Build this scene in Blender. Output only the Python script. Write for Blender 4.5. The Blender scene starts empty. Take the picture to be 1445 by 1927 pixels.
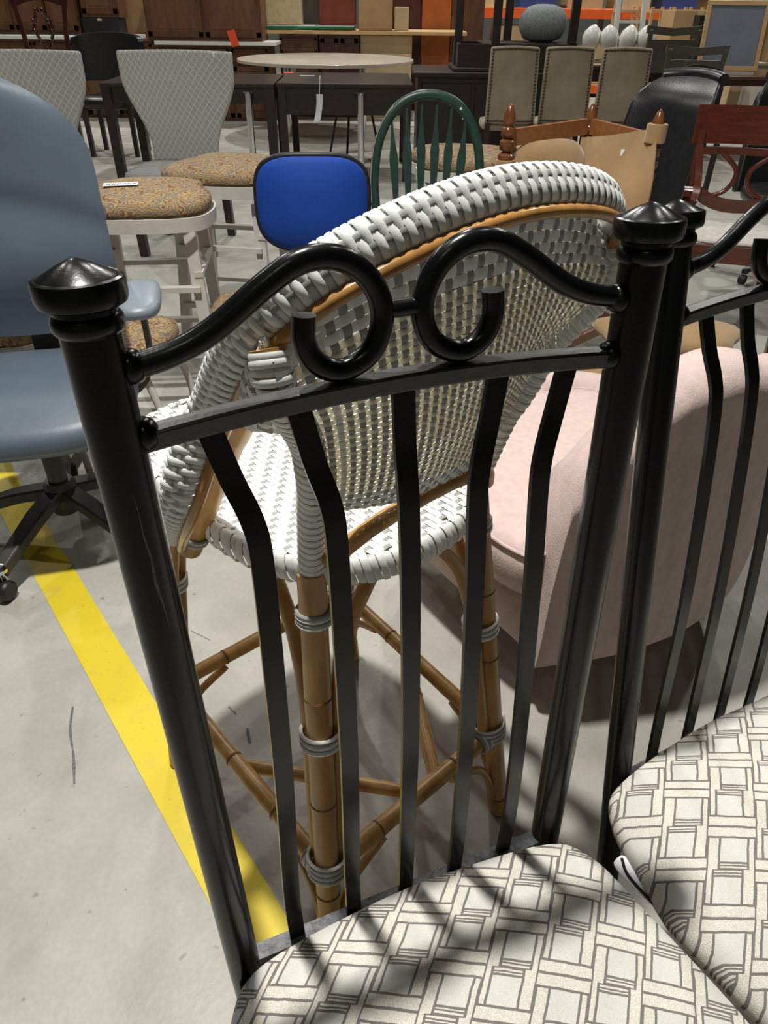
import bpy, bmesh, math, random
from mathutils import Vector, Matrix
from math import sin, cos, pi, radians, sqrt, atan2
random.seed(7)
S = bpy.context.scene
COL = S.collection
# ---------------------------------------------------------------- camera
F_PX, PITCH, ROLL, CAM_H = 1330.46, radians(35.95), radians(0.63), 1.3
_F = Vector((0, cos(PITCH), -sin(PITCH))); _U = Vector((0, sin(PITCH), cos(PITCH))); _R = Vector((1, 0, 0))
CR = _R*cos(ROLL) + _U*sin(ROLL); CU = _U*cos(ROLL) - _R*sin(ROLL)
cd = bpy.data.cameras.new('camera'); cam = bpy.data.objects.new('camera', cd); COL.objects.link(cam)
cd.sensor_fit = 'VERTICAL'; cd.sensor_height = 36; cd.lens = F_PX/1927*36; cd.clip_start = .02; cd.clip_end = 100
m = Matrix((CR, CU, -_F)).transposed().to_4x4(); m.translation = (0, 0, CAM_H); cam.matrix_world = m
S.camera = cam
# ---------------------------------------------------------------- light
W = bpy.data.worlds.new('hall_ambient'); S.world = W; W.use_nodes = True
W.node_tree.nodes['Background'].inputs[0].default_value = (.80, .86, 1, 1)
W.node_tree.nodes['Background'].inputs[1].default_value = .004
def bay_or_fill(x, y, e, size=.24, z=7.0, c=(1, .98, .91)):
    l = bpy.data.lights.new('bay_or_fill_lamp', 'AREA'); l.shape = 'DISK'; l.size = size; l.energy = e; l.color = c
    o = bpy.data.objects.new('bay_or_fill_lamp', l); COL.objects.link(o); o.location = (x, y, z)
bay_or_fill(-.36, 1.08, 146, .15, 3.9); bay_or_fill(-3.0, 4.3, 40); bay_or_fill(2.6, 4.0, 40); bay_or_fill(-.8, -3.4, 22)  # last call: added fill lamp behind the camera, brightening camera-facing sides
for gx in (-6.0, -.4, 5.2):
    for gy, e in ((7.2, 105), (12.4, 290)): bay_or_fill(gx, gy, e)
vs = S.view_settings; vs.view_transform = 'Standard'; vs.look = 'None'; vs.exposure = 0.0; vs.gamma = 1; vs.use_curve_mapping = False
# ---------------------------------------------------------------- pixel helpers: where a pixel's ray meets a height or a depth
def ray(x, y): return _F*F_PX*1 + CR*(x-722.5) - CU*(y-963.5)
def G(x, y, z=0.0):
    d = ray(x, y); t = (z-CAM_H)/d.z; return Vector((d.x*t, d.y*t, z))
def PY(x, y, Y):
    d = ray(x, y); t = Y/d.y; return Vector((d.x*t, Y, CAM_H+d.z*t))
# ---------------------------------------------------------------- materials
MATS = {}
def mat(name, col, rough=.6, metal=0, var=.12, scale=20, bump=0, bscale=None, spec=.5, stretch=None, coat=0, detail=4, sheen=0, trans=0):
    if name in MATS: return MATS[name]
    M = bpy.data.materials.new(name); M.use_nodes = True; nt = M.node_tree; N = nt.nodes; L = nt.links
    b = N['Principled BSDF']; b.inputs['Roughness'].default_value = rough; b.inputs['Metallic'].default_value = metal
    b.inputs['Specular IOR Level'].default_value = spec; b.inputs['Coat Weight'].default_value = coat
    b.inputs['Sheen Weight'].default_value = sheen
    tc = N.new('ShaderNodeTexCoord'); mp = N.new('ShaderNodeMapping'); L.new(tc.outputs['Object'], mp.inputs[0])
    if stretch: mp.inputs['Scale'].default_value = stretch
    nz = N.new('ShaderNodeTexNoise'); nz.inputs['Scale'].default_value = scale; nz.inputs['Detail'].default_value = detail
    L.new(mp.outputs[0], nz.inputs['Vector'])
    mx = N.new('ShaderNodeMix'); mx.data_type = 'RGBA'
    mx.inputs[6].default_value = (*[c*(1-var) for c in col], 1); mx.inputs[7].default_value = (*[min(1, c*(1+var)) for c in col], 1)
    mr = N.new('ShaderNodeMapRange'); mr.inputs[1].default_value = .3; mr.inputs[2].default_value = .7
    L.new(nz.outputs['Fac'], mr.inputs[0]); L.new(mr.outputs[0], mx.inputs[0]); L.new(mx.outputs[2], b.inputs['Base Color'])
    if bump:
        n2 = N.new('ShaderNodeTexNoise'); n2.inputs['Scale'].default_value = bscale or scale*4; n2.inputs['Detail'].default_value = 3
        L.new(mp.outputs[0], n2.inputs['Vector'])
        bp = N.new('ShaderNodeBump'); bp.inputs['Strength'].default_value = bump; bp.inputs['Distance'].default_value = .003
        L.new(n2.outputs['Fac'], bp.inputs['Height']); L.new(bp.outputs[0], b.inputs['Normal'])
    if trans:   # thin plastic strand that lets part of the light through
        tr = N.new('ShaderNodeBsdfTranslucent'); ms = N.new('ShaderNodeMixShader'); ms.inputs[0].default_value = trans
        L.new(mx.outputs[2], tr.inputs[0]); L.new(b.outputs[0], ms.inputs[1]); L.new(tr.outputs[0], ms.inputs[2]); L.new(ms.outputs[0], N['Material Output'].inputs[0])
    MATS[name] = M; return M
class NT:
    def __init__(s, M): s.nt = M.node_tree
    def m(s, op, a, b=None, c=None):
        n = s.nt.nodes.new('ShaderNodeMath'); n.operation = op
        for i, v in enumerate((a, b, c)):
            if v is None: continue
            if isinstance(v, (int, float)): n.inputs[i].default_value = v
            else: s.nt.links.new(v, n.inputs[i])
        return n.outputs[0]
    def mix(s, f, a, b):
        n = s.nt.nodes.new('ShaderNodeMix'); n.data_type = 'RGBA'
        for i, v in ((0, f), (6, a), (7, b)):
            if isinstance(v, (int, float)): n.inputs[i].default_value = v
            elif isinstance(v, tuple): n.inputs[i].default_value = (*v, 1)
            else: s.nt.links.new(v, n.inputs[i])
        return n.outputs[2]
    def noise(s, vec, scale, detail=3):
        n = s.nt.nodes.new('ShaderNodeTexNoise'); n.inputs['Scale'].default_value = scale; n.inputs['Detail'].default_value = detail
        s.nt.links.new(vec, n.inputs['Vector']); return n.outputs['Fac']
    def rng(s, v, a, b, c=0, d=1):
        n = s.nt.nodes.new('ShaderNodeMapRange'); s.nt.links.new(v, n.inputs[0])
        for i, q in enumerate((a, b, c, d)): n.inputs[i+1].default_value = q
        return n.outputs[0]
def base(name, rough=.6, spec=.5):
    M = bpy.data.materials.new(name); M.use_nodes = True; b = M.node_tree.nodes['Principled BSDF']
    b.inputs['Roughness'].default_value = rough; b.inputs['Specular IOR Level'].default_value = spec
    tc = M.node_tree.nodes.new('ShaderNodeTexCoord'); return M, b, tc, NT(M)
def concrete():
    M, b, tc, n = base('polished_concrete', .42, .45); v = tc.outputs['Object']; L = M.node_tree.links
    big = n.rng(n.noise(v, 1.6, 6), .35, .65); mid = n.rng(n.noise(v, 9, 8), .3, .7); fine = n.rng(n.noise(v, 90, 4), .3, .7)
    st = n.rng(n.noise(v, 3.3, 7), .52, .62); c = n.mix(big, (.36, .35, .315), (.48, .475, .43)); c = n.mix(n.m('MULTIPLY', st, .35), c, (.29, .27, .235)); c = n.mix(n.m('MULTIPLY', mid, .45), c, (.53, .51, .47))
    c = n.mix(n.m('MULTIPLY', fine, .18), c, (.24, .23, .21))
    sp = n.rng(n.noise(v, 38, 2), .70, .76); c = n.mix(n.m('MULTIPLY', sp, .5), c, (.14, .13, .12))
    L.new(c, b.inputs['Base Color']); L.new(n.rng(mid, 0, 1, .34, .5), b.inputs['Roughness'])
    bp = M.node_tree.nodes.new('ShaderNodeBump'); bp.inputs['Strength'].default_value = .12; bp.inputs['Distance'].default_value = .002
    L.new(fine, bp.inputs['Height']); L.new(bp.outputs[0], b.inputs['Normal']); return M
def lattice(yaw):
    M, b, tc, n = base('lattice_upholstery', .85, .2); L = M.node_tree.links
    sx = M.node_tree.nodes.new('ShaderNodeSeparateXYZ'); L.new(tc.outputs['Object'], sx.inputs[0])
    aA = radians(-21)-yaw; aB = radians(83)-yaw
    px = n.m('ADD', n.m('MULTIPLY', sx.outputs[0], cos(aA)*20), n.m('MULTIPLY', sx.outputs[1], sin(aA)*20))
    py = n.m('ADD', n.m('MULTIPLY', sx.outputs[0], cos(aB)*20), n.m('MULTIPLY', sx.outputs[1], sin(aB)*20))
    wob = n.m('MULTIPLY', n.m('SUBTRACT', n.noise(tc.outputs['Object'], 60), .5), .05)
    x = n.m('ADD', px, wob); y = n.m('ADD', py, wob)
    rx = n.m('FLOOR', n.m('ADD', x, .5)); ry = n.m('FLOOR', n.m('ADD', y, .5)); fx = n.m('ABSOLUTE', n.m('SUBTRACT', x, rx)); fy = n.m('ABSOLUTE', n.m('SUBTRACT', y, ry))
    pA = n.m('FLOORED_MODULO', n.m('ADD', rx, n.m('FLOOR', y)), 2); pB = n.m('FLOORED_MODULO', n.m('ADD', ry, n.m('FLOOR', x)), 2)
    wA = n.m('MULTIPLY_ADD', pA, .11, .15); wB = n.m('MULTIPLY_ADD', pB, -.11, .26)
    lw = .024
    def line(f, w): return n.m('LESS_THAN', n.m('ABSOLUTE', n.m('SUBTRACT', f, w)), lw)
    lA = n.m('MAXIMUM', line(fx, wA), n.m('LESS_THAN', fx, .034)); lB = n.m('MAXIMUM', line(fy, wB), n.m('LESS_THAN', fy, .028))
    lB = n.m('MAXIMUM', lB, n.m('MULTIPLY', n.m('LESS_THAN', wB, .2), n.m('LESS_THAN', n.m('ABSOLUTE', n.m('SUBTRACT', fy, .085)), .016)))
    # a thin segment carries one more fine line
    inA = n.m('LESS_THAN', fx, wA); inB = n.m('LESS_THAN', fy, wB)
    topA = n.m('GREATER_THAN', wA, wB)
    lnA = n.m('MULTIPLY', lA, n.m('MAXIMUM', topA, n.m('SUBTRACT', 1, inB)))
    lnB = n.m('MULTIPLY', lB, n.m('MAXIMUM', n.m('SUBTRACT', 1, topA), n.m('SUBTRACT', 1, inA)))
    ln = n.m('MAXIMUM', lnA, lnB); band = n.m('MAXIMUM', inA, inB)
    wv = n.rng(n.noise(tc.outputs['Object'], 700, 2), .35, .65)
    cream = n.mix(wv, (.64, .61, .53), (.82, .80, .73)); sq = n.mix(wv, (.63, .62, .58), (.72, .71, .67))
    c = n.mix(band, sq, cream); c = n.mix(n.m('MULTIPLY', ln, .85), c, (.12, .11, .11))
    L.new(c, b.inputs['Base Color'])
    bp = M.node_tree.nodes.new('ShaderNodeBump'); bp.inputs['Strength'].default_value = .35; bp.inputs['Distance'].default_value = .0015
    L.new(n.m('ADD', n.m('MULTIPLY', wv, band), n.m('MULTIPLY', ln, -.8)), bp.inputs['Height']); L.new(bp.outputs[0], b.inputs['Normal']); return M
def paisley():
    M, b, tc, n = base('paisley_upholstery', .85, .2); L = M.node_tree.links; v = tc.outputs['Object']
    w = M.node_tree.nodes.new('ShaderNodeTexWave'); w.wave_type = 'RINGS'; w.inputs['Scale'].default_value = 11; w.inputs['Distortion'].default_value = 16
    w.inputs['Detail'].default_value = 2; w.inputs['Detail Scale'].default_value = 1.6; L.new(v, w.inputs['Vector'])
    cr = M.node_tree.nodes.new('ShaderNodeValToRGB'); e = cr.color_ramp.elements
    cols = [(0, (.16, .07, .055)), (.16, (.30, .19, .07)), (.34, (.48, .37, .19)), (.5, (.17, .09, .09)), (.62, (.46, .37, .20)), (.8, (.27, .16, .08)), (1, (.15, .15, .16))]
    e[0].position = 0; e[0].color = (*cols[0][1], 1); e[1].position = 1; e[1].color = (*cols[-1][1], 1)
    for p, c in cols[1:-1]: q = e.new(p); q.color = (*c, 1)
    L.new(w.outputs['Fac'], cr.inputs[0]); k = n.rng(n.noise(v, 22, 3), .4, .7)
    L.new(n.mix(n.m('MULTIPLY', k, .35), cr.outputs[0], (.36, .26, .12)), b.inputs['Base Color']); return M
def diamond():
    M, b, tc, n = base('grey_diamond_upholstery', .9, .15); L = M.node_tree.links
    sx = M.node_tree.nodes.new('ShaderNodeSeparateXYZ'); L.new(tc.outputs['Object'], sx.inputs[0])
    s = n.m('ADD', sx.outputs[0], sx.outputs[1])
    a = n.m('MULTIPLY', n.m('ADD', n.m('MULTIPLY', s, 1.25), sx.outputs[2]), 22); d = n.m('MULTIPLY', n.m('SUBTRACT', n.m('MULTIPLY', s, 1.25), sx.outputs[2]), 22)
    fa = n.m('ABSOLUTE', n.m('SUBTRACT', n.m('FRACT', a), .5)); fd = n.m('ABSOLUTE', n.m('SUBTRACT', n.m('FRACT', d), .5))
    ln = n.m('MAXIMUM', n.m('LESS_THAN', fa, .07), n.m('LESS_THAN', fd, .07))
    L.new(n.mix(n.m('MULTIPLY', ln, .8), (.36, .355, .335), (.58, .575, .55)), b.inputs['Base Color']); return M
def tape_mat():
    M, b, tc, n = base('yellow_floor_tape', .45, .4); L = M.node_tree.links; v = tc.outputs['Object']
    k = n.rng(n.noise(v, 14, 6), .52, .75); s = n.rng(n.noise(v, 120, 3), .68, .72)
    c = n.mix(n.m('MULTIPLY', k, .35), (.74, .57, .03), (.55, .43, .09)); L.new(n.mix(n.m('MULTIPLY', s, .6), c, (.3, .25, .12)), b.inputs['Base Color']); return M
def bamboo_mat():
    M, b, tc, n = base('rattan_pole', .33, .5); L = M.node_tree.links
    mp = M.node_tree.nodes.new('ShaderNodeMapping'); mp.inputs['Scale'].default_value = (14, 14, 2.2); L.new(tc.outputs['Object'], mp.inputs[0])
    k = n.rng(n.noise(mp.outputs[0], 3, 6), .3, .7); q = n.rng(n.noise(tc.outputs['Object'], 5, 2), .35, .65)
    c = n.mix(k, (.40, .20, .055), (.62, .38, .13)); c = n.mix(n.m('MULTIPLY', q, .35), c, (.36, .17, .045)); L.new(c, b.inputs['Base Color']); return M
BLACK = mat('black_powder_coated_metal', (.004, .004, .0045), .23, 0, .2, 30, .04, 300, .30)
SCUFF = mat('scuffed_black_paint', (.10, .10, .115), .5, 0, .75, 120, .3, 200)
WEAVE = mat('white_plastic_strand', (.86, .88, .86), .38, 0, .04, 40, .08, 900, .5, trans=.14)
WGREY = mat('grey_plastic_strand', (.38, .385, .38), .42, 0, .08, 40, .08, 900, trans=.15)
CREAMW = mat('cream_plastic_strand', (.78, .75, .63), .35, 0, .06, 40, trans=.5)
BAM = bamboo_mat(); BAMD = mat('rattan_node', (.22, .10, .03), .45)
HONEY = mat('honey_varnished_rattan', (.42, .21, .06), .22, 0, .25, 18, stretch=(3, 3, 1))
PINK = mat('blush_pink_fabric', (.63, .49, .46), .9, 0, .07, 60, .4, 420, .15, stretch=(1, 1, .4), sheen=.2)
SLATEBL = mat('slate_blue_vinyl', (.098, .13, .172), .42, 0, .08, 6, .1, 60)
DGREY = mat('dark_grey_plastic', (.045, .042, .04), .5)
BLKPL = mat('black_plastic', (.012, .012, .013), .45)
LEATHER = mat('black_leather', (.014, .014, .016), .33, 0, .2, 30, .2, 200)
CHROME = mat('chrome', (.75, .75, .76), .15, 1, .03)
WHITEP = mat('off_white_painted_metal', (.60, .58, .54), .45, 0, .06, 30)
PAIS = paisley(); DIAM = diamond()
GREYF = mat('grey_fabric', (.27, .27, .27), .9, 0, .05, 80)
BLUE = mat('royal_blue_fabric', (.0, .05, .36), .75, 0, .06, 50)
GREEN = mat('dark_green_paint', (.014, .045, .035), .4, 0, .25, 40); GWEAR = mat('worn_paint_edge', (.4, .36, .28), .6)
TURN = mat('turned_walnut', (.17, .06, .02), .22, 0, .3, 25); WALN = mat('walnut_rail', (.30, .125, .045), .35, 0, .2, 12, stretch=(1, 6, 6))
SUEDE = mat('tan_suede', (.34, .215, .098), .9, 0, .16, 7, .2, 80, sheen=.3)
MAHOG = mat('mahogany', (.10, .023, .011), .25, 0, .25, 10, stretch=(1, 4, 8), coat=.3)
DAMASK = mat('cream_damask', (.62, .60, .55), .8, 0, .1, 60)
TAUPE = mat('taupe_velvet', (.30, .24, .165), .85, 0, .2, 5, sheen=.3); NAIL = mat('brass_nailhead', (.10, .075, .05), .35, .6)
ESPR = mat('espresso_wood', (.022, .014, .012), .38, 0, .3, 12, stretch=(1, 6, 6)); ESPT = mat('espresso_table_top', (.03, .022, .02), .3, 0, .2, 12)
CABW = mat('brown_cabinet_wood', (.115, .048, .022), .4, 0, .22, 8, stretch=(4, 4, .7)); CABP = mat('brown_cabinet_panel', (.15, .065, .03), .4, 0, .22, 8, stretch=(4, 4, .7))
REDW = mat('red_mahogany_board', (.22, .045, .02), .35, 0, .15, 6); DREDW = mat('dark_red_cabinet', (.07, .018, .014), .35, 0, .2, 6)
ORW = mat('orange_stained_wood', (.42, .12, .025), .35, 0, .15, 6)
LAMT = mat('beige_laminate', (.52, .46, .38), .25, 0, .05, 8); OAK = mat('light_oak', (.62, .40, .19), .45, 0, .15, 10, stretch=(.6, 5, 5))
CARD = mat('cardboard', (.46, .29, .145), .8, 0, .08, 6); CARDL = mat('pale_cardboard', (.60, .44, .26), .8, 0, .06, 6)
WHT = mat('white_laminate', (.72, .72, .68), .35, 0, .03); GRNE = mat('green_edge', (.02, .18, .08), .4)
ORANGE = mat('orange_rack_steel', (.75, .11, .02), .4, 0, .1); REDT = mat('red_orange_tag', (.85, .09, .03), .5, 0, .03)
PAPER = mat('white_paper', (.78, .79, .84), .6, 0, .03); INK = mat('black_ink', (.01, .01, .012), .4); BLUEINK = mat('blue_ink', (.05, .09, .4), .5)
GLASSW = mat('frosted_white_glass', (.78, .78, .74), .3, 0, .04, 6); POUF = mat('grey_knit', (.24, .26, .27), .95, 0, .3, 90)
RESIN = mat('dark_taupe_resin', (.085, .075, .06), .5, 0, .1); GBOARD = mat('grey_board', (.22, .245, .30), .25, 0, .12, 4)
WALLG = mat('grey_wall_paint', (.16, .16, .155), .7, 0, .04, 2); FILE = mat('grey_beige_carton', (.36, .33, .28), .7, 0, .1, 4)
TOPE = mat('black_rubber', (.01, .01, .01), .6); DKV = mat('mauve_fabric', (.10, .04, .075), .8); BLUEL = mat('blue_label', (.05, .12, .5), .5)
# ---------------------------------------------------------------- mesh helpers
class MB:
    def __init__(s): s.v = []; s.f = []
    def add(s, v, f):
        k = len(s.v); s.v += [tuple(p) for p in v]; s.f += [tuple(i+k for i in q) for q in f]; return s
    def box(s, c, d, r=None, bev=None):
        hx, hy, hz = d[0]/2, d[1]/2, d[2]/2
        b = min(bev if bev is not None else .004, hx*.45, hy*.45, hz*.45)
        vs_ = []; F_ = []
        # rounded box: an octagon-edged box (each corner split in three)
        idx = {}
        for sx in (-1, 1):
            for sy in (-1, 1):
                for sz in (-1, 1):
                    for ax in range(3):
                        p = [sx*(hx-b), sy*(hy-b), sz*(hz-b)]; p[ax] = (sx*hx, sy*hy, sz*hz)[ax]
                        idx[(sx, sy, sz, ax)] = len(vs_); vs_.append(Vector(p))
        I = idx
        for ax in range(3):
            o = [i for i in range(3) if i != ax]
            for sg in (-1, 1):
                q = []
                for a_, b_ in ((-1, -1), (1, -1), (1, 1), (-1, 1)):
                    k = [0, 0, 0]; k[ax] = sg; k[o[0]] = a_; k[o[1]] = b_; q.append(I[(*k, ax)])
                F_.append(q)
        for ax in range(3):
            o = [i for i in range(3) if i != ax]
            for a_ in (-1, 1):
                for b_ in (-1, 1):
                    k1 = [0]*3; k1[ax] = -1; k1[o[0]] = a_; k1[o[1]] = b_; k2 = list(k1); k2[ax] = 1
                    F_.append([I[(*k1, o[0])], I[(*k2, o[0])], I[(*k2, o[1])], I[(*k1, o[1])]])
        for sx in (-1, 1):
            for sy in (-1, 1):
                for sz in (-1, 1): F_.append([I[(sx, sy, sz, a)] for a in range(3)])
        c = Vector(c)
        if r is not None: vs_ = [r @ v for v in vs_]
        return s.add([v+c for v in vs_], F_)
    def tube(s, P, r, n=10, cap=True, closed=False):
        P = [Vector(p) for p in P]; R = r if isinstance(r, (list, tuple)) else [r]*len(P)
        V = []; F_ = []; up = None; N_ = len(P)
        for i, p in enumerate(P):
            a = P[i-1] if (i > 0 or closed) else P[i]; b = P[(i+1) % N_] if (i < N_-1 or closed) else P[i]
            t = (b-a).normalized()
            if up is None: up = t.orthogonal().normalized()
            up = (up - t*up.dot(t)); up = up.normalized() if up.length > 1e-6 else t.orthogonal().normalized()
            w = t.cross(up)
            for k in range(n):
                A = 2*pi*k/n; V.append(p + (up*cos(A)+w*sin(A))*R[i])
        for i in range(N_ if closed else N_-1):
            j = (i+1) % N_
            for k in range(n): F_.append((i*n+k, i*n+(k+1) % n, j*n+(k+1) % n, j*n+k))
        if cap and not closed:
            F_.append(tuple(range(n))[::-1]); F_.append(tuple((N_-1)*n+k for k in range(n)))
        return s.add(V, F_)
    def bar(s, P, w, t, wd=None, bev=None):
        """flat bar of width w (along wd) and thickness t along path P"""
        P = [Vector(p) for p in P]; V = []; F_ = []
        for i, p in enumerate(P):
            a = P[max(i-1, 0)]; b = P[min(i+1, len(P)-1)]; T = (b-a).normalized()
            x = Vector(wd) if wd is not None else Vector((1, 0, 0)); x = (x-T*x.dot(T)).normalized(); y = T.cross(x)
            ww = w[i] if isinstance(w, (list, tuple)) else w
            for a_, b_ in ((-1, -1), (1, -1), (1, 1), (-1, 1)): V.append(p + x*a_*ww/2 + y*b_*t/2)
        for i in range(len(P)-1):
            for k in range(4): F_.append((i*4+k, i*4+(k+1) % 4, i*4+4+(k+1) % 4, i*4+4+k))
        F_.append((3, 2, 1, 0)); e = (len(P)-1)*4; F_.append((e, e+1, e+2, e+3))
        return s.add(V, F_)
    def lathe(s, prof, c=(0, 0, 0), n=20, ax=None):
        V = []; F_ = []; c = Vector(c)
        q = Vector((0, 0, 1)).rotation_difference(Vector(ax).normalized()) if ax is not None else None
        for r, z in prof:
            for k in range(n):
                v = Vector((max(r, 1e-5)*cos(2*pi*k/n), max(r, 1e-5)*sin(2*pi*k/n), z)); V.append((q @ v if q else v)+c)
        for i in range(len(prof)-1):
            for k in range(n): F_.append((i*n+k, i*n+(k+1) % n, (i+1)*n+(k+1) % n, (i+1)*n+k))
        F_.append(tuple(range(n))[::-1]); F_.append(tuple((len(prof)-1)*n+k for k in range(n)))
        return s.add(V, F_)
    def grid(s, fn, nu, nv, th=0.0, closeu=False):
        """surface fn(u,v) on a grid, thickened along its normal by th"""
        Pt = [[Vector(fn(i/nu, j/nv)) for i in range(nu+1)] for j in range(nv+1)]
        V = [p for row in Pt for p in row]; W_ = nu+1; F_ = [(j*W_+i, j*W_+i+1, (j+1)*W_+i+1, (j+1)*W_+i) for j in range(nv) for i in range(nu)]
        if th:
            K = len(V); B_ = []
            for j in range(nv+1):
                for i in range(nu+1):
                    du = Pt[j][min(i+1, nu)]-Pt[j][max(i-1, 0)]; dv = Pt[min(j+1, nv)][i]-Pt[max(j-1, 0)][i]
                    nn = du.cross(dv); nn = nn.normalized() if nn.length > 1e-9 else Vector((0, 0, 1)); B_.append(Pt[j][i]-nn*th)
            F_ += [tuple(q+K for q in f[::-1]) for f in list(F_)]; V += B_
            for i in range(nu): F_ += [(i+1, i, i+K, i+1+K), (nv*W_+i, nv*W_+i+1, nv*W_+i+1+K, nv*W_+i+K)]
            for j in range(nv): F_ += [(j*W_, (j+1)*W_, (j+1)*W_+K, j*W_+K), ((j+1)*W_+nu, j*W_+nu, j*W_+nu+K, (j+1)*W_+nu+K)]
        return s.add(V, F_)
    def pillow(s, out, z0, z1, dome, n=7, curve=None, lip=.012):
        """cushion over an outline: flat bottom z0, side to z1, domed top"""
        c = sum((Vector((p[0], p[1], 0)) for p in out), Vector())/len(out); m_ = len(out); rings = []
        prof = [(0.90, z0), (.975, z0+lip*.3), (1.0, z0+(z1-z0)*.35), (1.005, z0+(z1-z0)*.65), (.985, z1)]
        for k in range(1, n+1):
            t = 1-(k/n); prof.append((.985*t**.9 if t > 0 else .0, z1+dome*(1-(t)**2.4)))
        V = []
        for f, z in prof:
            for p in out:
                q = c+(Vector((p[0], p[1], 0))-c)*max(f, .004); V.append((q.x, q.y, z+(curve(q.x, q.y) if curve else 0)))
        F_ = []
        for i in range(len(prof)-1):
            for k in range(m_): F_.append((i*m_+k, i*m_+(k+1) % m_, (i+1)*m_+(k+1) % m_, (i+1)*m_+k))
        F_.append(tuple(range(m_))[::-1]); F_.append(tuple((len(prof)-1)*m_+k for k in range(m_)))
        return s.add(V, F_)
    def prism(s, out, z0, z1):
        n = len(out); return s.add([(x, y, z0) for x, y in out]+[(x, y, z1) for x, y in out],
            [tuple(range(n))[::-1], tuple(range(n, 2*n))]+[(i, (i+1) % n, n+(i+1) % n, n+i) for i in range(n)])
    def build(s, name, mt, parent=None, smooth=True, ang=40, sub=0):
        me = bpy.data.meshes.new(name); me.from_pydata(s.v, [], s.f); me.materials.append(mt)
        bm = bmesh.new(); bm.from_mesh(me); bmesh.ops.recalc_face_normals(bm, faces=bm.faces)
        if smooth:
            a = radians(ang)
            for f in bm.faces: f.smooth = True
            for e in bm.edges:
                if len(e.link_faces) == 2 and e.calc_face_angle(0) > a: e.smooth = False
        bm.to_mesh(me); bm.free(); me.update()
        o = bpy.data.objects.new(name, me); COL.objects.link(o)
        if parent: o.parent = parent
        if sub:
            md = o.modifiers.new('s', 'SUBSURF'); md.levels = sub; md.render_levels = sub
        return o
def tag(o, label=None, cat=None, group=None, kind=None):
    for k, v in (('label', label), ('category', cat), ('group', group), ('kind', kind)):
        if v: o[k] = v
    return o
def thing(name, label, cat, loc, rz=0, group=None):
    o = bpy.data.objects.new(name, None); COL.objects.link(o); o.location = loc; o.rotation_euler = (0, 0, rz); o.empty_display_size = .05
    return tag(o, label, cat, group)
def copytree(o, parent=None):
    c = o.copy(); COL.objects.link(c); c.parent = parent
    for ch in list(o.children): copytree(ch, c)
    return c
def dup(o, loc, rz, label, sc=1):
    c = copytree(o); c.location = loc; c.rotation_euler = (0, 0, rz); c['label'] = label; c.scale = (sc, sc, sc); return c
def Rz(a): return Matrix.Rotation(a, 3, 'Z')
def Rx(a): return Matrix.Rotation(a, 3, 'X')
def Ry(a): return Matrix.Rotation(a, 3, 'Y')
def cr(P, n=8, closed=False):
    P = [Vector(p) for p in P]; N_ = len(P); out = []
    for i in range(N_ if closed else N_-1):
        if closed: a, b, c, d = P[i-1], P[i], P[(i+1) % N_], P[(i+2) % N_]
        else: b, c = P[i], P[i+1]; a = P[i-1] if i else 2*b-c; d = P[i+2] if i+2 < N_ else 2*c-b
        for k in range(n):
            t = k/n; out.append(.5*((2*b)+(c-a)*t+(2*a-5*b+4*c-d)*t*t+(3*b-a-3*c+d)*t**3))
    if not closed: out.append(P[-1])
    return out
def resample(P, n):
    L_ = [0]
    for a, b in zip(P, P[1:]): L_.append(L_[-1]+(b-a).length)
    out = []; j = 0
    for k in range(n):
        s_ = L_[-1]*k/(n-1)
        while j < len(P)-2 and L_[j+1] < s_: j += 1
        t = (s_-L_[j])/max(L_[j+1]-L_[j], 1e-9); out.append(P[j].lerp(P[j+1], min(max(t, 0), 1)))
    return out
def sup(a, b, e=3.0, n=32, cx=0, cy=0):
    o = []
    for k in range(n):
        t = 2*pi*k/n; c, s_ = cos(t), sin(t); o.append((cx+a*math.copysign(abs(c)**(2/e), c), cy+b*math.copysign(abs(s_)**(2/e), s_)))
    return o
# ================================================================ THE SETTING
fl = MB(); fl.box((0, 9, -.05), (30, 26, .1)); tag(fl.build('floor', concrete(), smooth=False), kind='structure')
wl = MB(); wl.box((0, 22.1, 3.8), (30, .2, 7.6)); tag(wl.build('wall_back', WALLG, smooth=False), kind='structure')
for nm, cx, cy, sx_, sy_ in (('wall_left', -15.1, 9, .2, 26), ('wall_right', 15.1, 9, .2, 26), ('wall_front', 0, -4.1, 30, .2)):
    wl = MB(); wl.box((cx, cy, 3.8), (sx_, sy_, 7.6)); tag(wl.build(nm, WALLG, smooth=False), kind='structure')
cl = MB(); cl.box((0, 9, 7.7), (30, 26.4, .2)); tag(cl.build('ceiling', mat('warehouse_ceiling', (.045, .045, .045), .8, 0, .05, 2), smooth=False), kind='structure')
TAPE = tape_mat()
tp = MB(); d = Vector((.608, -.794, 0)); n_ = Vector((.794, .608, 0)); c0 = Vector((-.467, .902, 0))
pts = []; segs = 60
for i in range(segs+1):
    c = c0+d*(-2.9+3.7*i/segs); h = .049+random.uniform(-.0008, .0008)-(.006 if i in (33, 47) else 0)
    pts.append((c-n_*.049, c+n_*h))
V = []; F_ = []
for a, b in pts: V += [(a.x, a.y, .0005), (b.x, b.y, .0005), (b.x, b.y, .0017), (a.x, a.y, .0017)]
for i in range(segs):
    for k in range(4): F_.append((4*i+k, 4*i+(k+1) % 4, 4*i+4+(k+1) % 4, 4*i+4+k))
F_ += [(3, 2, 1, 0), (4*segs, 4*segs+1, 4*segs+2, 4*segs+3)]
tp.add(V, F_); tag(tp.build('floor_tape', TAPE, smooth=False), 'wide yellow tape line on the concrete running under the rattan stool', 'floor tape')
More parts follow.
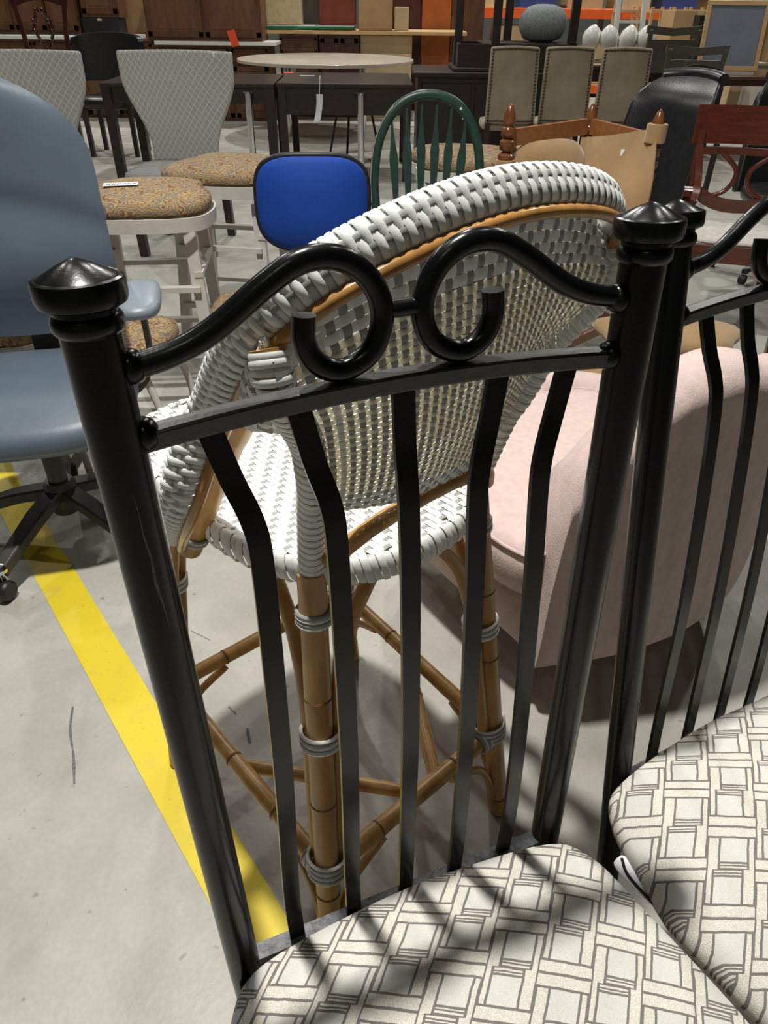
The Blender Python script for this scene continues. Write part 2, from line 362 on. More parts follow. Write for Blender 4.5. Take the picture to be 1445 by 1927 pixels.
def scuff(pts, w):
    P_ = [G(*p) for p in pts]; P_ = cr(P_, 5); V = []; F_ = []
    for i, p in enumerate(P_):
        t = (P_[min(i+1, len(P_)-1)]-P_[max(i-1, 0)]).normalized(); b = Vector((-t.y, t.x, 0)); ww = w*(.35+.65*random.random()); V += [p-b*ww+Vector((0, 0, .0004)), p+b*ww+Vector((0, 0, .0004))]
    F_ = [(2*i, 2*i+2, 2*i+3, 2*i+1) for i in range(len(P_)-1)]; mb = MB(); mb.add(V, F_); mb.build('scuff_mark', mat('rubber_scuff', (.13, .13, .14), .6, 0, .5, 200), bpy.data.objects['floor'])
scuff([(137, 1330), (132, 1375), (138, 1420), (140, 1475)], .0035); scuff([(360, 1187), (395, 1205)], .002); scuff([(430, 1330), (445, 1345)], .003); scuff([(465, 1370), (470, 1400)], .004)
# ================================================================ BLACK METAL CHAIRS
def metal_chair(label, loc, yaw, lean, latrot, zs, group, seat_slide=0, roll=0, sdx=0, dz=0):
    root = thing('metal_dining_chair', label, 'chair', loc, yaw, group); w = .386
    up = Vector((0, sin(lean), cos(lean))); ux = Vector((1, 0, 0)); nb = ux.cross(up)*-1   # nb: toward sitter side
    ux = ux*cos(roll)+up*sin(roll); up = up*cos(roll)-Vector((1, 0, 0))*sin(roll)
    B = Vector((0, 0, zs))
    def P(u, h, o=0): return B+ux*u+up*h+Vector((0, -1, 0))*o
    R = .0172
    for x in (0, w):
        m_ = MB(); m_.tube([P(x, h) for h in (-.03, .2, .45, .70)], R, 28)
        m_.build('back_post', BLACK, root)
        q = MB(); prof = [(R, .697), (.0188, .6985), (.0200, .7005), (.0203, .703), (.0200, .706), (.0188, .708), (.0178, .709), (.0178, .7108), (.0210, .7125), (.0240, .7142), (.0250, .7165), (.0252, .7185), (.0252, .7258), (.0246, .7276), (.0230, .7284), (.0218, .7282), (.0206, .7290), (.010, .7345), (.003, .7375), (.0, .7378)]
        q.lathe(prof, P(x, 0), 48, up); q.build('post_finial', BLACK, root, ang=34)
        l = MB(); l.tube([P(x, -.02), P(x, -.2), P(x, -(zs-.006)/cos(lean))], R*.98, 20); l.build('rear_leg', BLACK, root)
        f_ = MB(); xo = -.03 if x == 0 else .03
        f_.tube([(x+xo, -.40, zs-.03), (x+xo, -.41, .005)], .0125, 16); f_.build('front_leg', BLACK, root)
    # arched top rail, square bar
    ra = [P(.012+.362*t, .626+.011*(1-(2*t-1)**2)) for t in [i/14 for i in range(15)]]
    m_ = MB(); m_.bar(ra, .0155, .0135, wd=(0, -1, 0)); o = m_.build('top_rail', mat('dusty_black_metal', (.012, .0125, .014), .40, 0, .4, 90, .1, 200, .9), root, ang=30)
    bv = o.modifiers.new('b', 'BEVEL'); bv.width = .002; bv.segments = 2
    for x, h in ((.018, .630), (w-.018, .628), (.018, .674), (w-.018, .672)):
        k = MB(); k.lathe([(.0, -.010), (.006, -.009), (.0105, -.004), (.0115, 0), (.0095, .005), (.005, .008), (0, .009)], P(x, h), 14, (1, 0, 0)); k.build('weld_bead', BLACK, root)
    # scrolls
    sc = [(.016, .673), (.045, .679), (.070, .690), (.103, .712), (.126, .7235), (.148, .7235), (.166, .713), (.1765, .696), (.178, .678), (.169, .660), (.149, .651), (.132, .658), (.1245, .673), (.1255, .691)]
    for s_ in (0, 1):
        path = [P(u if s_ == 0 else w-u, h) for u, h in cr([(u, h, 0) for u, h in sc], 6) for _ in (0,)] if False else [P(v.x if s_ == 0 else w-v.x, v.y) for v in cr([(u, h, 0) for u, h in sc], 6)]
        m_ = MB(); m_.tube(path, .0080, 18); m_.build('scroll', BLACK, root, ang=60)
    m_ = MB(); m_.tube([P(.183, .687), P(.203, .687)], .006, 12); m_.build('scroll_joint', BLACK, root)
    # five bent flat slats
    tops = [.056, .116, .193, .270, .330]; bend = [.077, .134, .193, .252, .309]; bot = [.062, .129, .193, .257, .324]
    for a, b_, c in zip(tops, bend, bot):
        pth = [(a, .6225+.011*(1-(2*(a-.012)/.362-1)**2), 0), (a+(b_-a)*.45, .588, .003), (b_-(b_-a)*.12, .556, .008), (b_, .525, .011), (b_+(c-b_)*.15, .44, .014), (b_+(c-b_)*.5, .28, .014), (c, .1, .006), (c, -.004, 0)]
        pp = cr([Vector(p) for p in pth], 5); m_ = MB()
        m_.bar([P(v.x, v.y, v.z) for v in pp], .0168, .0048, wd=ux); m_.build('back_slat', BLACK, root, ang=30)
    m_ = MB(); m_.bar([P(.01, -.006), P(w-.01, -.006)], .017, .017, wd=(0, -1, 0)); m_.build('seat_back_rail', SCUFF, root, ang=30)
    # under-seat frame
    m_ = MB(); zf = zs-.02
    m_.tube([(0, 0, zf), (-.03, -.40, zf)], .0095, 12); m_.tube([(w, 0, zf), (w+.03, -.40, zf)], .0095, 12); m_.tube([(-.03, -.40, zf), (w+.03, -.40, zf)], .0095, 12)
    m_.build('seat_frame', BLACK, root)
    ol = []
    cx = w/2
    for p in cr([(cx-.175, -.022, 0), (cx-.05, -.008, 0), (cx+.05, -.008, 0), (cx+.175, -.022, 0), (cx+.214, -.055, 0), (cx+.232, -.12, 0), (cx+.262, -.27, 0), (cx+.258, -.37, 0), (cx+.22, -.435, 0), (cx+.1, -.468, 0), (cx-.1, -.468, 0), (cx-.235, -.445, 0), (cx-.272, -.38, 0), (cx-.262, -.27, 0), (cx-.232, -.12, 0), (cx-.214, -.055, 0)], 5, True): ol.append((p.x+sdx+(.06*min(1, max(0, (-p.y-.17)/.2)) if dz and p.x < cx else 0), p.y-.004-seat_slide))
    m_ = MB(); m_.pillow(ol, zs-.008+dz, zs+.036+dz, .040, n=12); m_.build('seat_cushion', lattice(latrot), root, ang=70)
    m_ = MB(); m_.prism([(cx+(x-cx)*.93, -.235+(y+.235)*.93) for x, y in ol], zs-.018+dz, zs-.006+dz); m_.build('seat_board', BLKPL, root)
    return root
c1 = metal_chair('black metal scroll-back chair in the middle foreground, whole back in view', (-.1489, .3381, 0), radians(22.5), radians(4.06), radians(22.5), .45, 'black metal scroll-back chairs')
sc_ = MB()
def on_post(h, dx):  # a long scratch down the left post
    return None
pl_ = [(.115, .515), (.112, .49), (.118, .46), (.116, .43), (.121, .405), (.120, .385)]
B1 = Vector((0, 0, .45)); up1 = Vector((0, sin(radians(4.06)), cos(radians(4.06))))
V = []; F_ = []
for i, (a, h) in enumerate([(0, .60), (.04, .585), (.02, .57), (.10, .55), (.06, .53), (.14, .51), (.16, .49)]):
    wv = [.006, .02, .03, .04, .07, .03, .006][i]
    for k in (-1, 1):
        A = -pi/2+.12+a+k*wv; V.append(B1+up1*h+Vector((cos(A), sin(A), 0))*.0176)
for i in range(6): F_.append((2*i, 2*i+1, 2*i+3, 2*i+2))
sc_.add(V, F_); sc_.build('paint_scratch', mat('scratched_paint', (.09, .09, .09), .6, 0, .5, 200), c1)
c2 = metal_chair('black metal scroll-back chair at the right edge, partly cut off', (.3259, .5745, 0), radians(28), radians(10.8), radians(28), .428, 'black metal scroll-back chairs', roll=radians(-.7), sdx=-.045, seat_slide=-.004, dz=.014)
# sticker between the two seats
tg = thing('paper_tag', 'white paper tag with a thick black marker loop between the two patterned seats', 'tag', G(1215, 1668, .452), radians(-58))
m_ = MB(); m_.prism(sup(.042, .013, 4, 24), 0, .0012); o = m_.build('card', PAPER, tg)
m_ = MB(); m_.tube(cr([(-.038, .004, .0016), (-.02, -.007, .0016), (.018, -.0105, .0016), (.036, -.007, .0016), (.039, .003, .0016)], 6), .0020, 6); m_.build('marker_line', INK, tg)
m_ = MB(); m_.tube(cr([(-.014, .006, .0016), (.002, -.001, .0016), (.018, -.003, .0016)], 6), .0020, 6); m_.build('marker_line', INK, tg)
for ch in tg.children: ch.location = (0, 0, 0)
tg.rotation_euler = (radians(0), radians(0), radians(-52))
# ================================================================ RATTAN BAR CHAIR
ZS = .76
rc = thing('rattan_bar_chair', 'white and grey woven bistro bar chair on a rattan pole frame', 'chair', (-.061, .827, 0), radians(40.9))
def ribbon(path, nrm, w, crown=.0012):
    """flat plastic strand: bowed strip with thickness"""
    V = []; F_ = []; n = len(path)
    for i, p in enumerate(path):
        t = (path[min(i+1, n-1)]-path[max(i-1, 0)]).normalized(); N_ = nrm[i].normalized(); b = t.cross(N_).normalized(); w2 = (w[i] if isinstance(w, list) else w)/2
        V += [p-b*w2, p-b*w2*.5+N_*crown*.8, p+b*w2*.5+N_*crown*.8, p+b*w2, p-N_*.0012]
    for i in range(n-1):
        for k in range(5): F_.append((5*i+k, 5*i+(k+1) % 5, 5*i+5+(k+1) % 5, 5*i+5+k))
    F_ += [(4, 3, 2, 1, 0), (5*n-5, 5*n-4, 5*n-3, 5*n-2, 5*n-1)]
    mb = MB(); mb.add(V, F_); return mb
def pole(path, r, name='pole', nodes=(), seg=14, mt=None, parent=None, n=8, taper=0):
    P = cr([Vector(p) for p in path], n) if len(path) > 2 else [Vector(path[0]).lerp(Vector(path[1]), k/10) for k in range(11)]
    P = resample(P, max(12, len(P))); N_ = len(P); R = [r*(1-taper*i/N_)*(1+.02*sin(i*1.7)) for i in range(N_)]
    mb = MB(); mb.tube(P, R, seg); o = mb.build(name, mt or BAM, parent or rc, ang=60)
    for t in nodes:
        i = int(t*(N_-1)); p = P[i]; a = (P[min(i+1, N_-1)]-P[max(i-1, 0)]).normalized()
        k = MB(); k.lathe([(r*.98, -.003), (r*1.06, -.0015), (r*1.08, 0), (r*1.04, .0007), (r*1.06, .0015), (r*.98, .003)], p, seg, a); k.build('node_ring', BAMD if mt is None else mt, o)
    return P
def lashing(c, ax, r, n=5, pitch=.0052, off=0, ell=1.0, ed=None):
    """turns of grey and white strand tied round a joint"""
    c = Vector(c); ax = Vector(ax).normalized(); q = Vector((0, 0, 1)).rotation_difference(ax)
    for k in range(n):
        V = []; z = (k-(n-1)/2)*pitch
        for i in range(20):
            A = 2*pi*i/20; rr = Vector((cos(A)*r*ell, sin(A)*r, z+off*cos(A)))
            if ed is not None: rr = Matrix.Rotation(ed, 3, 'Z') @ rr
            V.append(c+q @ rr)
        mb = MB(); mb.tube(V, pitch*.52, 6, closed=True); mb.build('lashing_turn', WGREY if k % 2 else WEAVE, rc)
foot = {'A': (-.235, .285), 'B': (.225, .28), 'C': (.200, -.220), 'D': (-.225, -.235)}
top = {'A': (-.150, .26), 'B': (.150, .26), 'C': (.140, -.124), 'D': (-.140, -.124)}
def leg(k, z):
    t = 1-z/ZS; a = top[k]; b = foot[k]; return Vector((a[0]+(b[0]-a[0])*t, a[1]+(b[1]-a[1])*t, z))
for k, nd in (('A', (.15, .6)), ('B', (.15, .55)), ('C', (.12, .33, .62, .8)), ('D', (.1, .30, .52, .78))):
    pole([leg(k, .004), leg(k, .38), leg(k, ZS-.012)], .0180, 'leg', nd)
    f = MB(); f.lathe([(.0155, 0), (.0165, .002), (.0165, .01), (.0155, .012)], leg(k, 0), 14); f.build('foot_cap', TOPE, rc)
    # second thinner pole lashed inside each leg
    inw = Vector((-foot[k][0], -foot[k][1], 0)).normalized()
    for s_ in (-1, 1):
        dv = (Vector((-math.copysign(1, foot[k][0]), 0, 0)) if s_ < 0 else Vector((0, -math.copysign(1, foot[k][1]), 0)))
        end = leg(k, ZS-.022)+dv*(.13 if s_ < 0 else .145)
        pole([leg(k, .235)+dv*.024, leg(k, .40)+dv*.026, leg(k, .52)+dv*.028, leg(k, .62)+dv*.045, leg(k, .69)+dv*.085, end], .0105, 'bracket_pole', (.45,), 10)
    lashing(leg(k, .49)+inw*.008, leg(k, .6)-leg(k, .4), .0275, 5)
    lashing(leg(k, .245)+inw*.008, leg(k, .6)-leg(k, .4), .029, 7)
    lashing(leg(k, .685)+inw*.003, leg(k, .6)-leg(k, .4), .0215, 4)
ZR = .232
for a, b, nd in (('A', 'B', (.3,)), ('B', 'C', (.4,)), ('C', 'D', (.35, .8)), ('D', 'A', (.3, .55, .9))):
    P0, P1 = leg(a, ZR), leg(b, ZR); pole([P0, P1], .0145, 'stretcher', nd)
    dr = (P1-P0).normalized(); nrm = Vector((-dr.y, dr.x, 0))
    for Q, sg in ((P0, 1), (P1, -1)):   # lashing and small curved brace at each end
        lashing(Q+dr*sg*.032, dr, .0185, 4)
    for Q, sg, kk in ((P0, 1, a), (P1, -1, b)):
        pole([leg(kk, .03)+dr*sg*.019, leg(kk, .11)+dr*sg*.022, leg(kk, .17)+dr*sg*.050, leg(kk, ZR-.026)+dr*sg*.115], .0078, 'corner_brace', (), 8)
mid = lambda a, b: (leg(a, ZR)+leg(b, ZR))/2
pole([mid('D', 'A')+Vector((.01, 0, -.004)), mid('C', 'D')+Vector((0, .01, -.004))], .0115, 'cross_stretcher', (.5,))
pole([mid('B', 'C')+Vector((-.01, 0, -.004)), mid('C', 'D')+Vector((.05, .01, -.004))], .0125, 'cross_stretcher', (.4,))
# seat frame hoop
half = [(0, -.182), (.06, -.176), (.115, -.150), (.16, -.100), (.187, -.03), (.197, .06), (.200, .16), (.190, .25), (.155, .315), (.09, .34), (0, .345)]
OUT = [Vector((x, y, 0)) for x, y in half]+[Vector((-x, y, 0)) for x, y in half[::-1][1:-1]]
OUT = cr(OUT, 6, True)
mb = MB(); mb.tube([Vector((p.x*.95, (p.y-.08)*.95+.08, ZS-.014)) for p in OUT], .0115, 10, closed=True); mb.build('seat_hoop', BAM, rc, ang=60)
def span(c, axis):
    xs = []
    for i in range(len(OUT)):
        a, b = OUT[i-1], OUT[i]; va, vb = (a.y, b.y) if axis == 'y' else (a.x, b.x)
        if (va-c)*(vb-c) <= 0 and va != vb:
            t = (c-va)/(vb-va); xs.append((a.x+(b.x-a.x)*t) if axis == 'y' else (a.y+(b.y-a.y)*t))
    return (min(xs), max(xs)) if len(xs) >= 2 else None
def seat_z(x, y): return ZS+.004-.010*max(0, 1-(x/.2)**2-((y-.08)/.26)**2)
pw, pc = .0104, .0125
nW = int(.39/pw)
crossY = [-.175+pc*j for j in range(int(.515/pc)+1)]
crossX = [-.19+pw*i for i in range(int(.38/pw)+1)]
UPV = Vector((0, 0, 1))
for i, x in enumerate(crossX):
    s_ = span(x, 'x')
    if not s_ or s_[1]-s_[0] < .03: continue
    y0, y1 = s_; path = [Vector((x, y0, ZS-.008))]; nr = [Vector((0, -1, .5))]
    k0 = math.ceil((y0+.006+.175)/pc); k1 = math.floor((y1-.006+.175)/pc)
    for j in range(k0*2, k1*2+1):
        y = -.175+pc*j/2; jj = j//2
        under = (j % 2 == 0) and ((jj+2*i) % 3 == 0) ; 
        h = -.0014 if under else (.0014 if (j % 2 == 0) else .0006)
        path.append(Vector((x, y, seat_z(x, y)+h))); nr.append(UPV)
    path.append(Vector((x, y1, ZS-.008))); nr.append(Vector((0, 1, .5)))
    ribbon(path, nr, pw*.93, .0013).build('seat_strand', WEAVE, rc, ang=80)
for j, y in enumerate(crossY):
    s_ = span(y, 'y')
    if not s_ or s_[1]-s_[0] < .05: continue
    x0, x1 = s_; path = [Vector((x0, y, ZS-.008))]; nr = [Vector((-1, 0, .5))]
    for i, x in enumerate(crossX):
        if x < x0+.006 or x > x1-.006: continue
        over = ((j+2*i) % 3 == 0); path.append(Vector((x, y, seat_z(x, y)+(.0012 if over else -.0016)))); nr.append(UPV)
    path.append(Vector((x1, y, ZS-.008))); nr.append(Vector((1, 0, .5)))
    ribbon(path, nr, pc*.50, .0010).build('seat_cross_strand', WGREY, rc, ang=80)
# white edging wrapped round the seat rim
NE = 156; E_ = resample([p for p in OUT]+[OUT[0]], NE+1)
for i in range(NE):
    p = E_[i]; t = (E_[(i+1) % NE]-E_[i-1]).normalized(); o_ = Vector((t.y, -t.x, 0)); 
    AA = (-1.5, -1.0, -.4, .2, .75, 1.2, 1.6, 2.1); eb = .0016 if i % 2 else 0
    cc = Vector((p.x, p.y, ZS-.014)); pth = [cc+o_*((.009+eb)*cos(a)-.003)+Vector((0, 0, (.0185+eb)*sin(a)))-t*.005*sin(a) for a in AA]
    nr = [o_*cos(a)+UPV*sin(a) for a in AA]
    ribbon(pth, nr, .0096, .0016).build('edge_strand', WEAVE, rc, ang=80)
mb = MB(); mb.prism([(p.x*.9, (p.y-.08)*.9+.08) for p in OUT], ZS-.022, ZS-.009); mb.build('seat_liner', WEAVE, rc)
# rim arch
RIM = [(.232, .065, .735), (.261, -.058, .870), (.223, -.084, .972), (.209, -.216, 1.119)]
rimP = cr([Vector((-a, b, c)) for a, b, c in RIM]+[Vector((0, -.245, 1.171))]+[Vector((a, b, c)) for a, b, c in RIM[::-1]], 14)
NR = 107; rp = resample(rimP, NR*2+1)
cen = Vector((0, -.02, .93))
def frame(P, i):
    t = (P[min(i+1, len(P)-1)]-P[max(i-1, 0)]).normalized(); return t
rimN = []
for i, p in enumerate(rp):
    t = frame(rp, i); bk = Vector((0, -.70, .5)); bk = (bk+Vector((p.x*2.4, 0, 0))); N_ = (bk-t*bk.dot(t)).normalized(); rimN.append(N_)
core = MB(); V = []; F_ = []; K = 12; ra, rb = .0155, .0085
for i, p in enumerate(rp):
    t = frame(rp, i); N_ = rimN[i]; b = t.cross(N_)
    for k in range(K): A = 2*pi*k/K; V.append(p+b*cos(A)*ra+N_*sin(A)*rb)
for i in range(len(rp)-1):
    for k in range(K): F_.append((i*K+k, i*K+(k+1) % K, (i+1)*K+(k+1) % K, (i+1)*K+k))
F_ += [tuple(range(K))[::-1], tuple((len(rp)-1)*K+k for k in range(K))]
core.add(V, F_); core.build('rim_core', WEAVE, rc)
SC = 1.0
for i in range(1, len(rp)-1):
    p = rp[i]; t = frame(rp, i); N_ = rimN[i]; b = t.cross(N_); big = i % 2 == 0
    A0 = [-.25+(pi+.5)*k/9 for k in range(10)]
    sg = 1 if big else -1
    def lift(c): return .0034*(.5+.5*math.tanh(5*c*sg))
    pth = [p+b*cos(a)*(ra+.0035)+N_*(sin(a)*(rb+.0012)+(lift(cos(a)) if sin(a) > .2 else 0))+t*.0016*cos(a) for a in A0]
    nr = [b*cos(a)*.8+N_*sin(a) for a in A0]
    ribbon(pth, nr, .0076, .0018).build('rim_strand', WEAVE, rc, ang=80)
for off, ph in ((.0062, 0), (-.0062, 1)):
    pth = []; nr = []
    for i in range(1, len(rp)-1):
        t = frame(rp, i); N_ = rimN[i]; b = t.cross(N_); under = (i+ph) % 2 == 0
        sn = sqrt(1-(off/(ra+.0035))**2)
        pth.append(rp[i]+b*off+N_*(sn*(rb+.0012)+(.0010 if under else .0036))); nr.append(N_+b*off*30)
    ribbon(pth, nr, .0052, .0006).build('rim_grey_strand', WGREY, rc, ang=80)
# honey cane following the rim on its inner side, and the two arm support poles
hp = []
for i in range(0, len(rp), 3):
    t = frame(rp, i); N_ = rimN[i]; b = t.cross(N_); s_ = 1 if (cen-rp[i]).dot(b) > 0 else -1; hp.append(rp[i]+b*s_*.0250+N_*.0035)
mb = MB(); mb.tube(cr(resample(hp, 34), 4), .0062, 12); o = mb.build('rim_cane', HONEY, rc, ang=60)
for s_ in (-1, 1):
    pole([(s_*.213, .054, .708), (s_*.193, .015, .80), (s_*.186, -.03, .88), (s_*.183, -.085, .955), (s_*.180, -.12, 1.0)], .0165, 'arm_pole', (), 14)
    lashing((s_*.206, .042, .735), (s_*-.2, -.4, .9), .0180, 4, .0034)
pole([(-.134, -.150, .772), (-.090, -.178, .820), (0, -.192, .842), (.090, -.178, .820), (.134, -.150, .772)], .0105, 'back_arch', (.35,), 12)
# back panel, a bowed woven surface between the posts and the rim
def lerp(a, b, t): return a+(b-a)*t
TOPR = resample([Vector(p) for p in rimP], 101)
WT = next(k for k in range(101) if TOPR[k].z > 1.096)/100; WB = next(k for k in range(101) if TOPR[k].z > .975)/100
def rimin(w_, d_=.024):
    k = w_*100; i = int(k); T_ = TOPR[i].lerp(TOPR[min(i+1, 100)], k-i); return T_+(cen-T_).normalized()*d_+Vector((0, -.005, 0))
def panel(u, v):
    """u -1..1 across, v 0..1 bottom to top"""
    T_ = rimin(WT+(1-2*WT)*(u+1)/2, .024-.016*abs(u)**8); q = 1-u*u
    Bt = Vector((.143*u, -.146-.048*q, .848-.004*q))
    Md = Vector((.170*u, -.186-.046*q, .965+.012*q))
    a = 2*(v-.5)*(v-1); b = -4*v*(v-1); c = 2*v*(v-.5); bl = sin(pi*(v-.58)/.42)*abs(u)**4 if v > .58 else 0
    return Bt*a+Md*b+T_*c+Vector((u*.025, -.027, .004))*bl
def pn(u, v):
    e = .01; a = panel(min(u+e, 1), v)-panel(max(u-e, -1), v); b = panel(u, min(v+e, 1))-panel(u, max(v-e, 0)); n = a.cross(b).normalized(); return n
us = [-1+.055, -1+.125, -1+.195]; inn = 25
inn = 27; us = [-.975, -.915, -.855]+[-.80+1.6*i/(inn-1) for i in range(inn)]+[.855, .915, .975]
vsn = 34; vv = [.014, .046, .078, .110]+[.142+(.835-.142)*j/(vsn-1) for j in range(vsn)]+[.866, .896, .926, .956, .984]
NU = len(us); NV = len(vv)
def sp(a, b): return (a-b).length
for i, u in enumerate(us):
    edge = i < 3 or i >= NU-3; path = []; nr = []; wl_ = []; ua = us[max(i-1, 0)]; ub = us[min(i+1, NU-1)]; dn = 2 if 0 < i < NU-1 else 1
    for j, v in enumerate(vv):
        s_ = 1 if (i+j) % 2 == 0 else -1
        n = pn(u, v); path.append(panel(u, v)+n*.0013*s_); nr.append(n); w0 = sp(panel(ua, v), panel(ub, v))/dn; bord = edge or j < 4 or j >= NV-5; wl_.append(w0*(.62 if bord else .60))
        if j < NV-1: v2 = (v+vv[j+1])/2; path.append(panel(u, v2)); nr.append(pn(u, v2)); wl_.append(wl_[-1])
    ribbon(path, nr, wl_, .0009).build('back_warp_strand', (WGREY if i % 2 else WEAVE) if edge else WGREY, rc, ang=80)
for j, v in enumerate(vv):
    edge = j < 4 or j >= NV-5; path = []; nr = []; wl_ = []; va = vv[max(j-1, 0)]; vb = vv[min(j+1, NV-1)]; dn = 2 if 0 < j < NV-1 else 1
    for i, u in enumerate(us):
        s_ = -1 if (i+j) % 2 == 0 else 1
        n = pn(u, v); path.append(panel(u, v)+n*.0013*s_); nr.append(n); w0 = sp(panel(u, va), panel(u, vb))/dn; bord = edge or i < 3 or i >= NU-3; wl_.append(w0*(.97 if bord else .90))
        if i < NU-1: u2 = (u+us[i+1])/2; path.append(panel(u2, v)); nr.append(pn(u2, v)); wl_.append(wl_[-1])
    ribbon(path, nr, wl_, .0011).build('back_weft_strand', WEAVE if edge else CREAMW, rc, ang=80)
# wings closing the gap between the side posts and the rim
for s_ in (-1, 1):
    def wing(a, b):
        ww = lerp(WB, WT, b); R_ = rimin(ww if s_ < 0 else 1-ww, .012); Q = panel(s_, lerp(.56, .97, b)); m_ = R_.lerp(Q, .5)+Vector((s_*.016, -.014, -.003))
        return R_*(2*(a-.5)*(a-1))+m_*(-4*a*(a-1))+Q*(2*a*(a-.5))
    def wn(a, b):
        e = .02; n = (wing(min(a+e, 1), b)-wing(max(a-e, 0), b)).cross(wing(a, min(b+e, 1))-wing(a, max(b-e, 0))).normalized(); return n if n.y < 0 else -n
    na, nb = 6, 13; al = [(i+.5)/na for i in range(na)]; bl = [(i+.5)/nb for i in range(nb)]
    for i, a in enumerate(al):
        pth = []; nr = []; wl_ = []
        for j, b in enumerate(bl): n = wn(a, b); pth.append(wing(a, b)+n*(.0012 if (i+j) % 2 else -.0012)); nr.append(n); wl_.append((wing(1, b)-wing(0, b)).length/na*.95)
        ribbon(pth, nr, wl_, .0009).build('wing_strand', WGREY if i % 2 else WEAVE, rc, ang=80)
    for j, b in enumerate(bl):
        pth = [wing(0, b)]; nr = [wn(0, b)]; wl_ = []
        for i, a in enumerate(al): n = wn(a, b); pth.append(wing(a, b)+n*(-.0012 if (i+j) % 2 else .0014)); nr.append(n)
        pth.append(wing(1, b)); nr.append(wn(1, b)); wl_ = [max(.004, (wing(q, 1)-wing(q, 0)).length/nb*1.02) for q in [0]+al+[1]]
        ribbon(pth, nr, wl_, .0011).build('wing_cross_strand', WEAVE, rc, ang=80)
# wrapped posts along both sides of the panel
for s_ in (-1, 1):
    pth = [Vector((s_*.141, -.124, .70)), Vector((s_*.141, -.127, .76))]+[panel(s_, v)+Vector((s_*.007, .0, 0)) for v in (.05, .2, .35, .5, .65, .8, .93)]
    pp = resample(cr(pth, 8), 2*35+1); mb = MB(); mb.tube(pp, .0140, 12); mb.build('side_post', BAM, rc, ang=60)
    for i in range(2 if s_ < 0 else 11, len(pp)-1):
        p = pp[i]; t = frame(pp, i); a_ = t.orthogonal().normalized(); b_ = t.cross(a_); big = i % 2 == 0; R_ = .0162 if big else .0150
        P_ = [p+(a_*cos(2*pi*k/14)+b_*sin(2*pi*k/14))*R_+t*.0012*sin(2*pi*k/14) for k in range(15)]; N2 = [(q-p) for q in P_]
        ribbon(P_, N2, .0068, .0013).build('post_strand', WEAVE, rc, ang=80)
    q_ = [pp[i]+Vector((0, -1, .15))*(.0150) for i in range(2, len(pp)-1)]
    q_ = [pp[i]+(Vector((-s_*-.25, -1, .15)).normalized())*(.0150 if i % 2 == 0 else .0172) for i in range(4, len(pp)-1)]
    ribbon(q_, [Vector((0, -1, .1))]*len(q_), .006, .0005).build('post_grey_strand', WGREY, rc, ang=80)
# ================================================================ PINK TUB CHAIR
pk = thing('pink_armchair', 'blush pink upholstered tub armchair behind the black chairs', 'armchair', (.467, 1.484, 0), radians(-56.2))
def interp(x, T=((0, .60), (.04, .70), (.08, .80), (.13, .815), (.19, .775), (.26, .725), (.36, .66), (.46, .56), (.54, .46), (.62, .43), (1, .42))):
    for (a, b), (c, d) in zip(T, T[1:]):
        if x <= c: q = (x-a)/(c-a); q = q*q*(3-2*q); return b+(d-b)*q
    return T[-1][1]
wallp = cr([(.30, -.37, 0), (.375, -.17, 0), (.40, .05, 0), (.345, .28, 0), (.18, .41, 0), (0, .44, 0), (-.18, .41, 0), (-.345, .28, 0), (-.40, .05, 0), (-.375, -.17, 0), (-.30, -.37, 0)], 6)
mb = MB(); V = []; F_ = []; NP = len(wallp); prof = []
for i, p in enumerate(wallp):
    s_ = i/(NP-1); f = sin(pi*s_); hgt = interp(s_)
    t = (wallp[min(i+1, NP-1)]-wallp[max(i-1, 0)]).normalized(); inn_ = Vector((-t.y, t.x, 0)); inn_ = inn_ if inn_.dot(-p) > 0 else -inn_
    flare = .018
    row = [(0, .145), (-.004, .19), (-flare*.4, hgt*.6), (-flare, hgt-.10), (-flare-.006, hgt-.055), (-flare-.006, hgt-.045), (-flare-.002, hgt-.02), (.012, hgt), (.05, hgt+.008), (.085, hgt-.004), (.112, hgt-.04), (.115, hgt-.1), (.105, .38), (.10, .145)]
    for a, z in row: V.append(p+inn_*a+Vector((0, 0, z)))
m2 = len(row)
for i in range(NP-1):
    for k in range(m2): F_.append((i*m2+k, i*m2+(k+1) % m2, (i+1)*m2+(k+1) % m2, (i+1)*m2+k))
F_ += [tuple(range(m2))[::-1], tuple((NP-1)*m2+k for k in range(m2))]
mb.add(V, F_); o = mb.build('tub_shell', PINK, pk, ang=75); bv = o.modifiers.new('b', 'BEVEL'); bv.width = .03; bv.segments = 4; bv.limit_method = 'ANGLE'; bv.angle_limit = radians(60)
ol = [(p[0], p[1]) for p in cr([(.225, -.40, 0), (.262, -.33, 0), (.285, -.1, 0), (.28, .12, 0), (.2, .27, 0), (0, .33, 0), (-.2, .27, 0), (-.28, .12, 0), (-.285, -.1, 0), (-.262, -.33, 0), (-.225, -.40, 0), (0, -.412, 0)], 5, True)]
mb = MB(); mb.pillow(ol, .315, .425, .030, n=9, lip=.02); mb.build('seat_cushion', PINK, pk, ang=75)
pi_ = MB(); pi_.tube([Vector((x*.993, y*.993, .424)) for x, y in ol], .0035, 6, closed=True); pi_.build('piping', PINK, pk)
mb = MB(); mb.box((0, -.0, .225), (.60, .74, .165), bev=.03); o = mb.build('seat_base', PINK, pk, ang=60)
mb = MB(); mb.tube([Vector((x, y, z)) for x, y, z in [(-.29, -.36, .55), (-.33, -.2, .6)]], .003, 6)
for x, y in ((.20, -.20), (-.25, -.28), (.27, .28), (-.27, .28)):
    l = MB(); l.tube([(x*1.02, y*1.02, .0), (x, y, .16)], [.013, .02], 12); l.build('leg', BLKPL, pk)
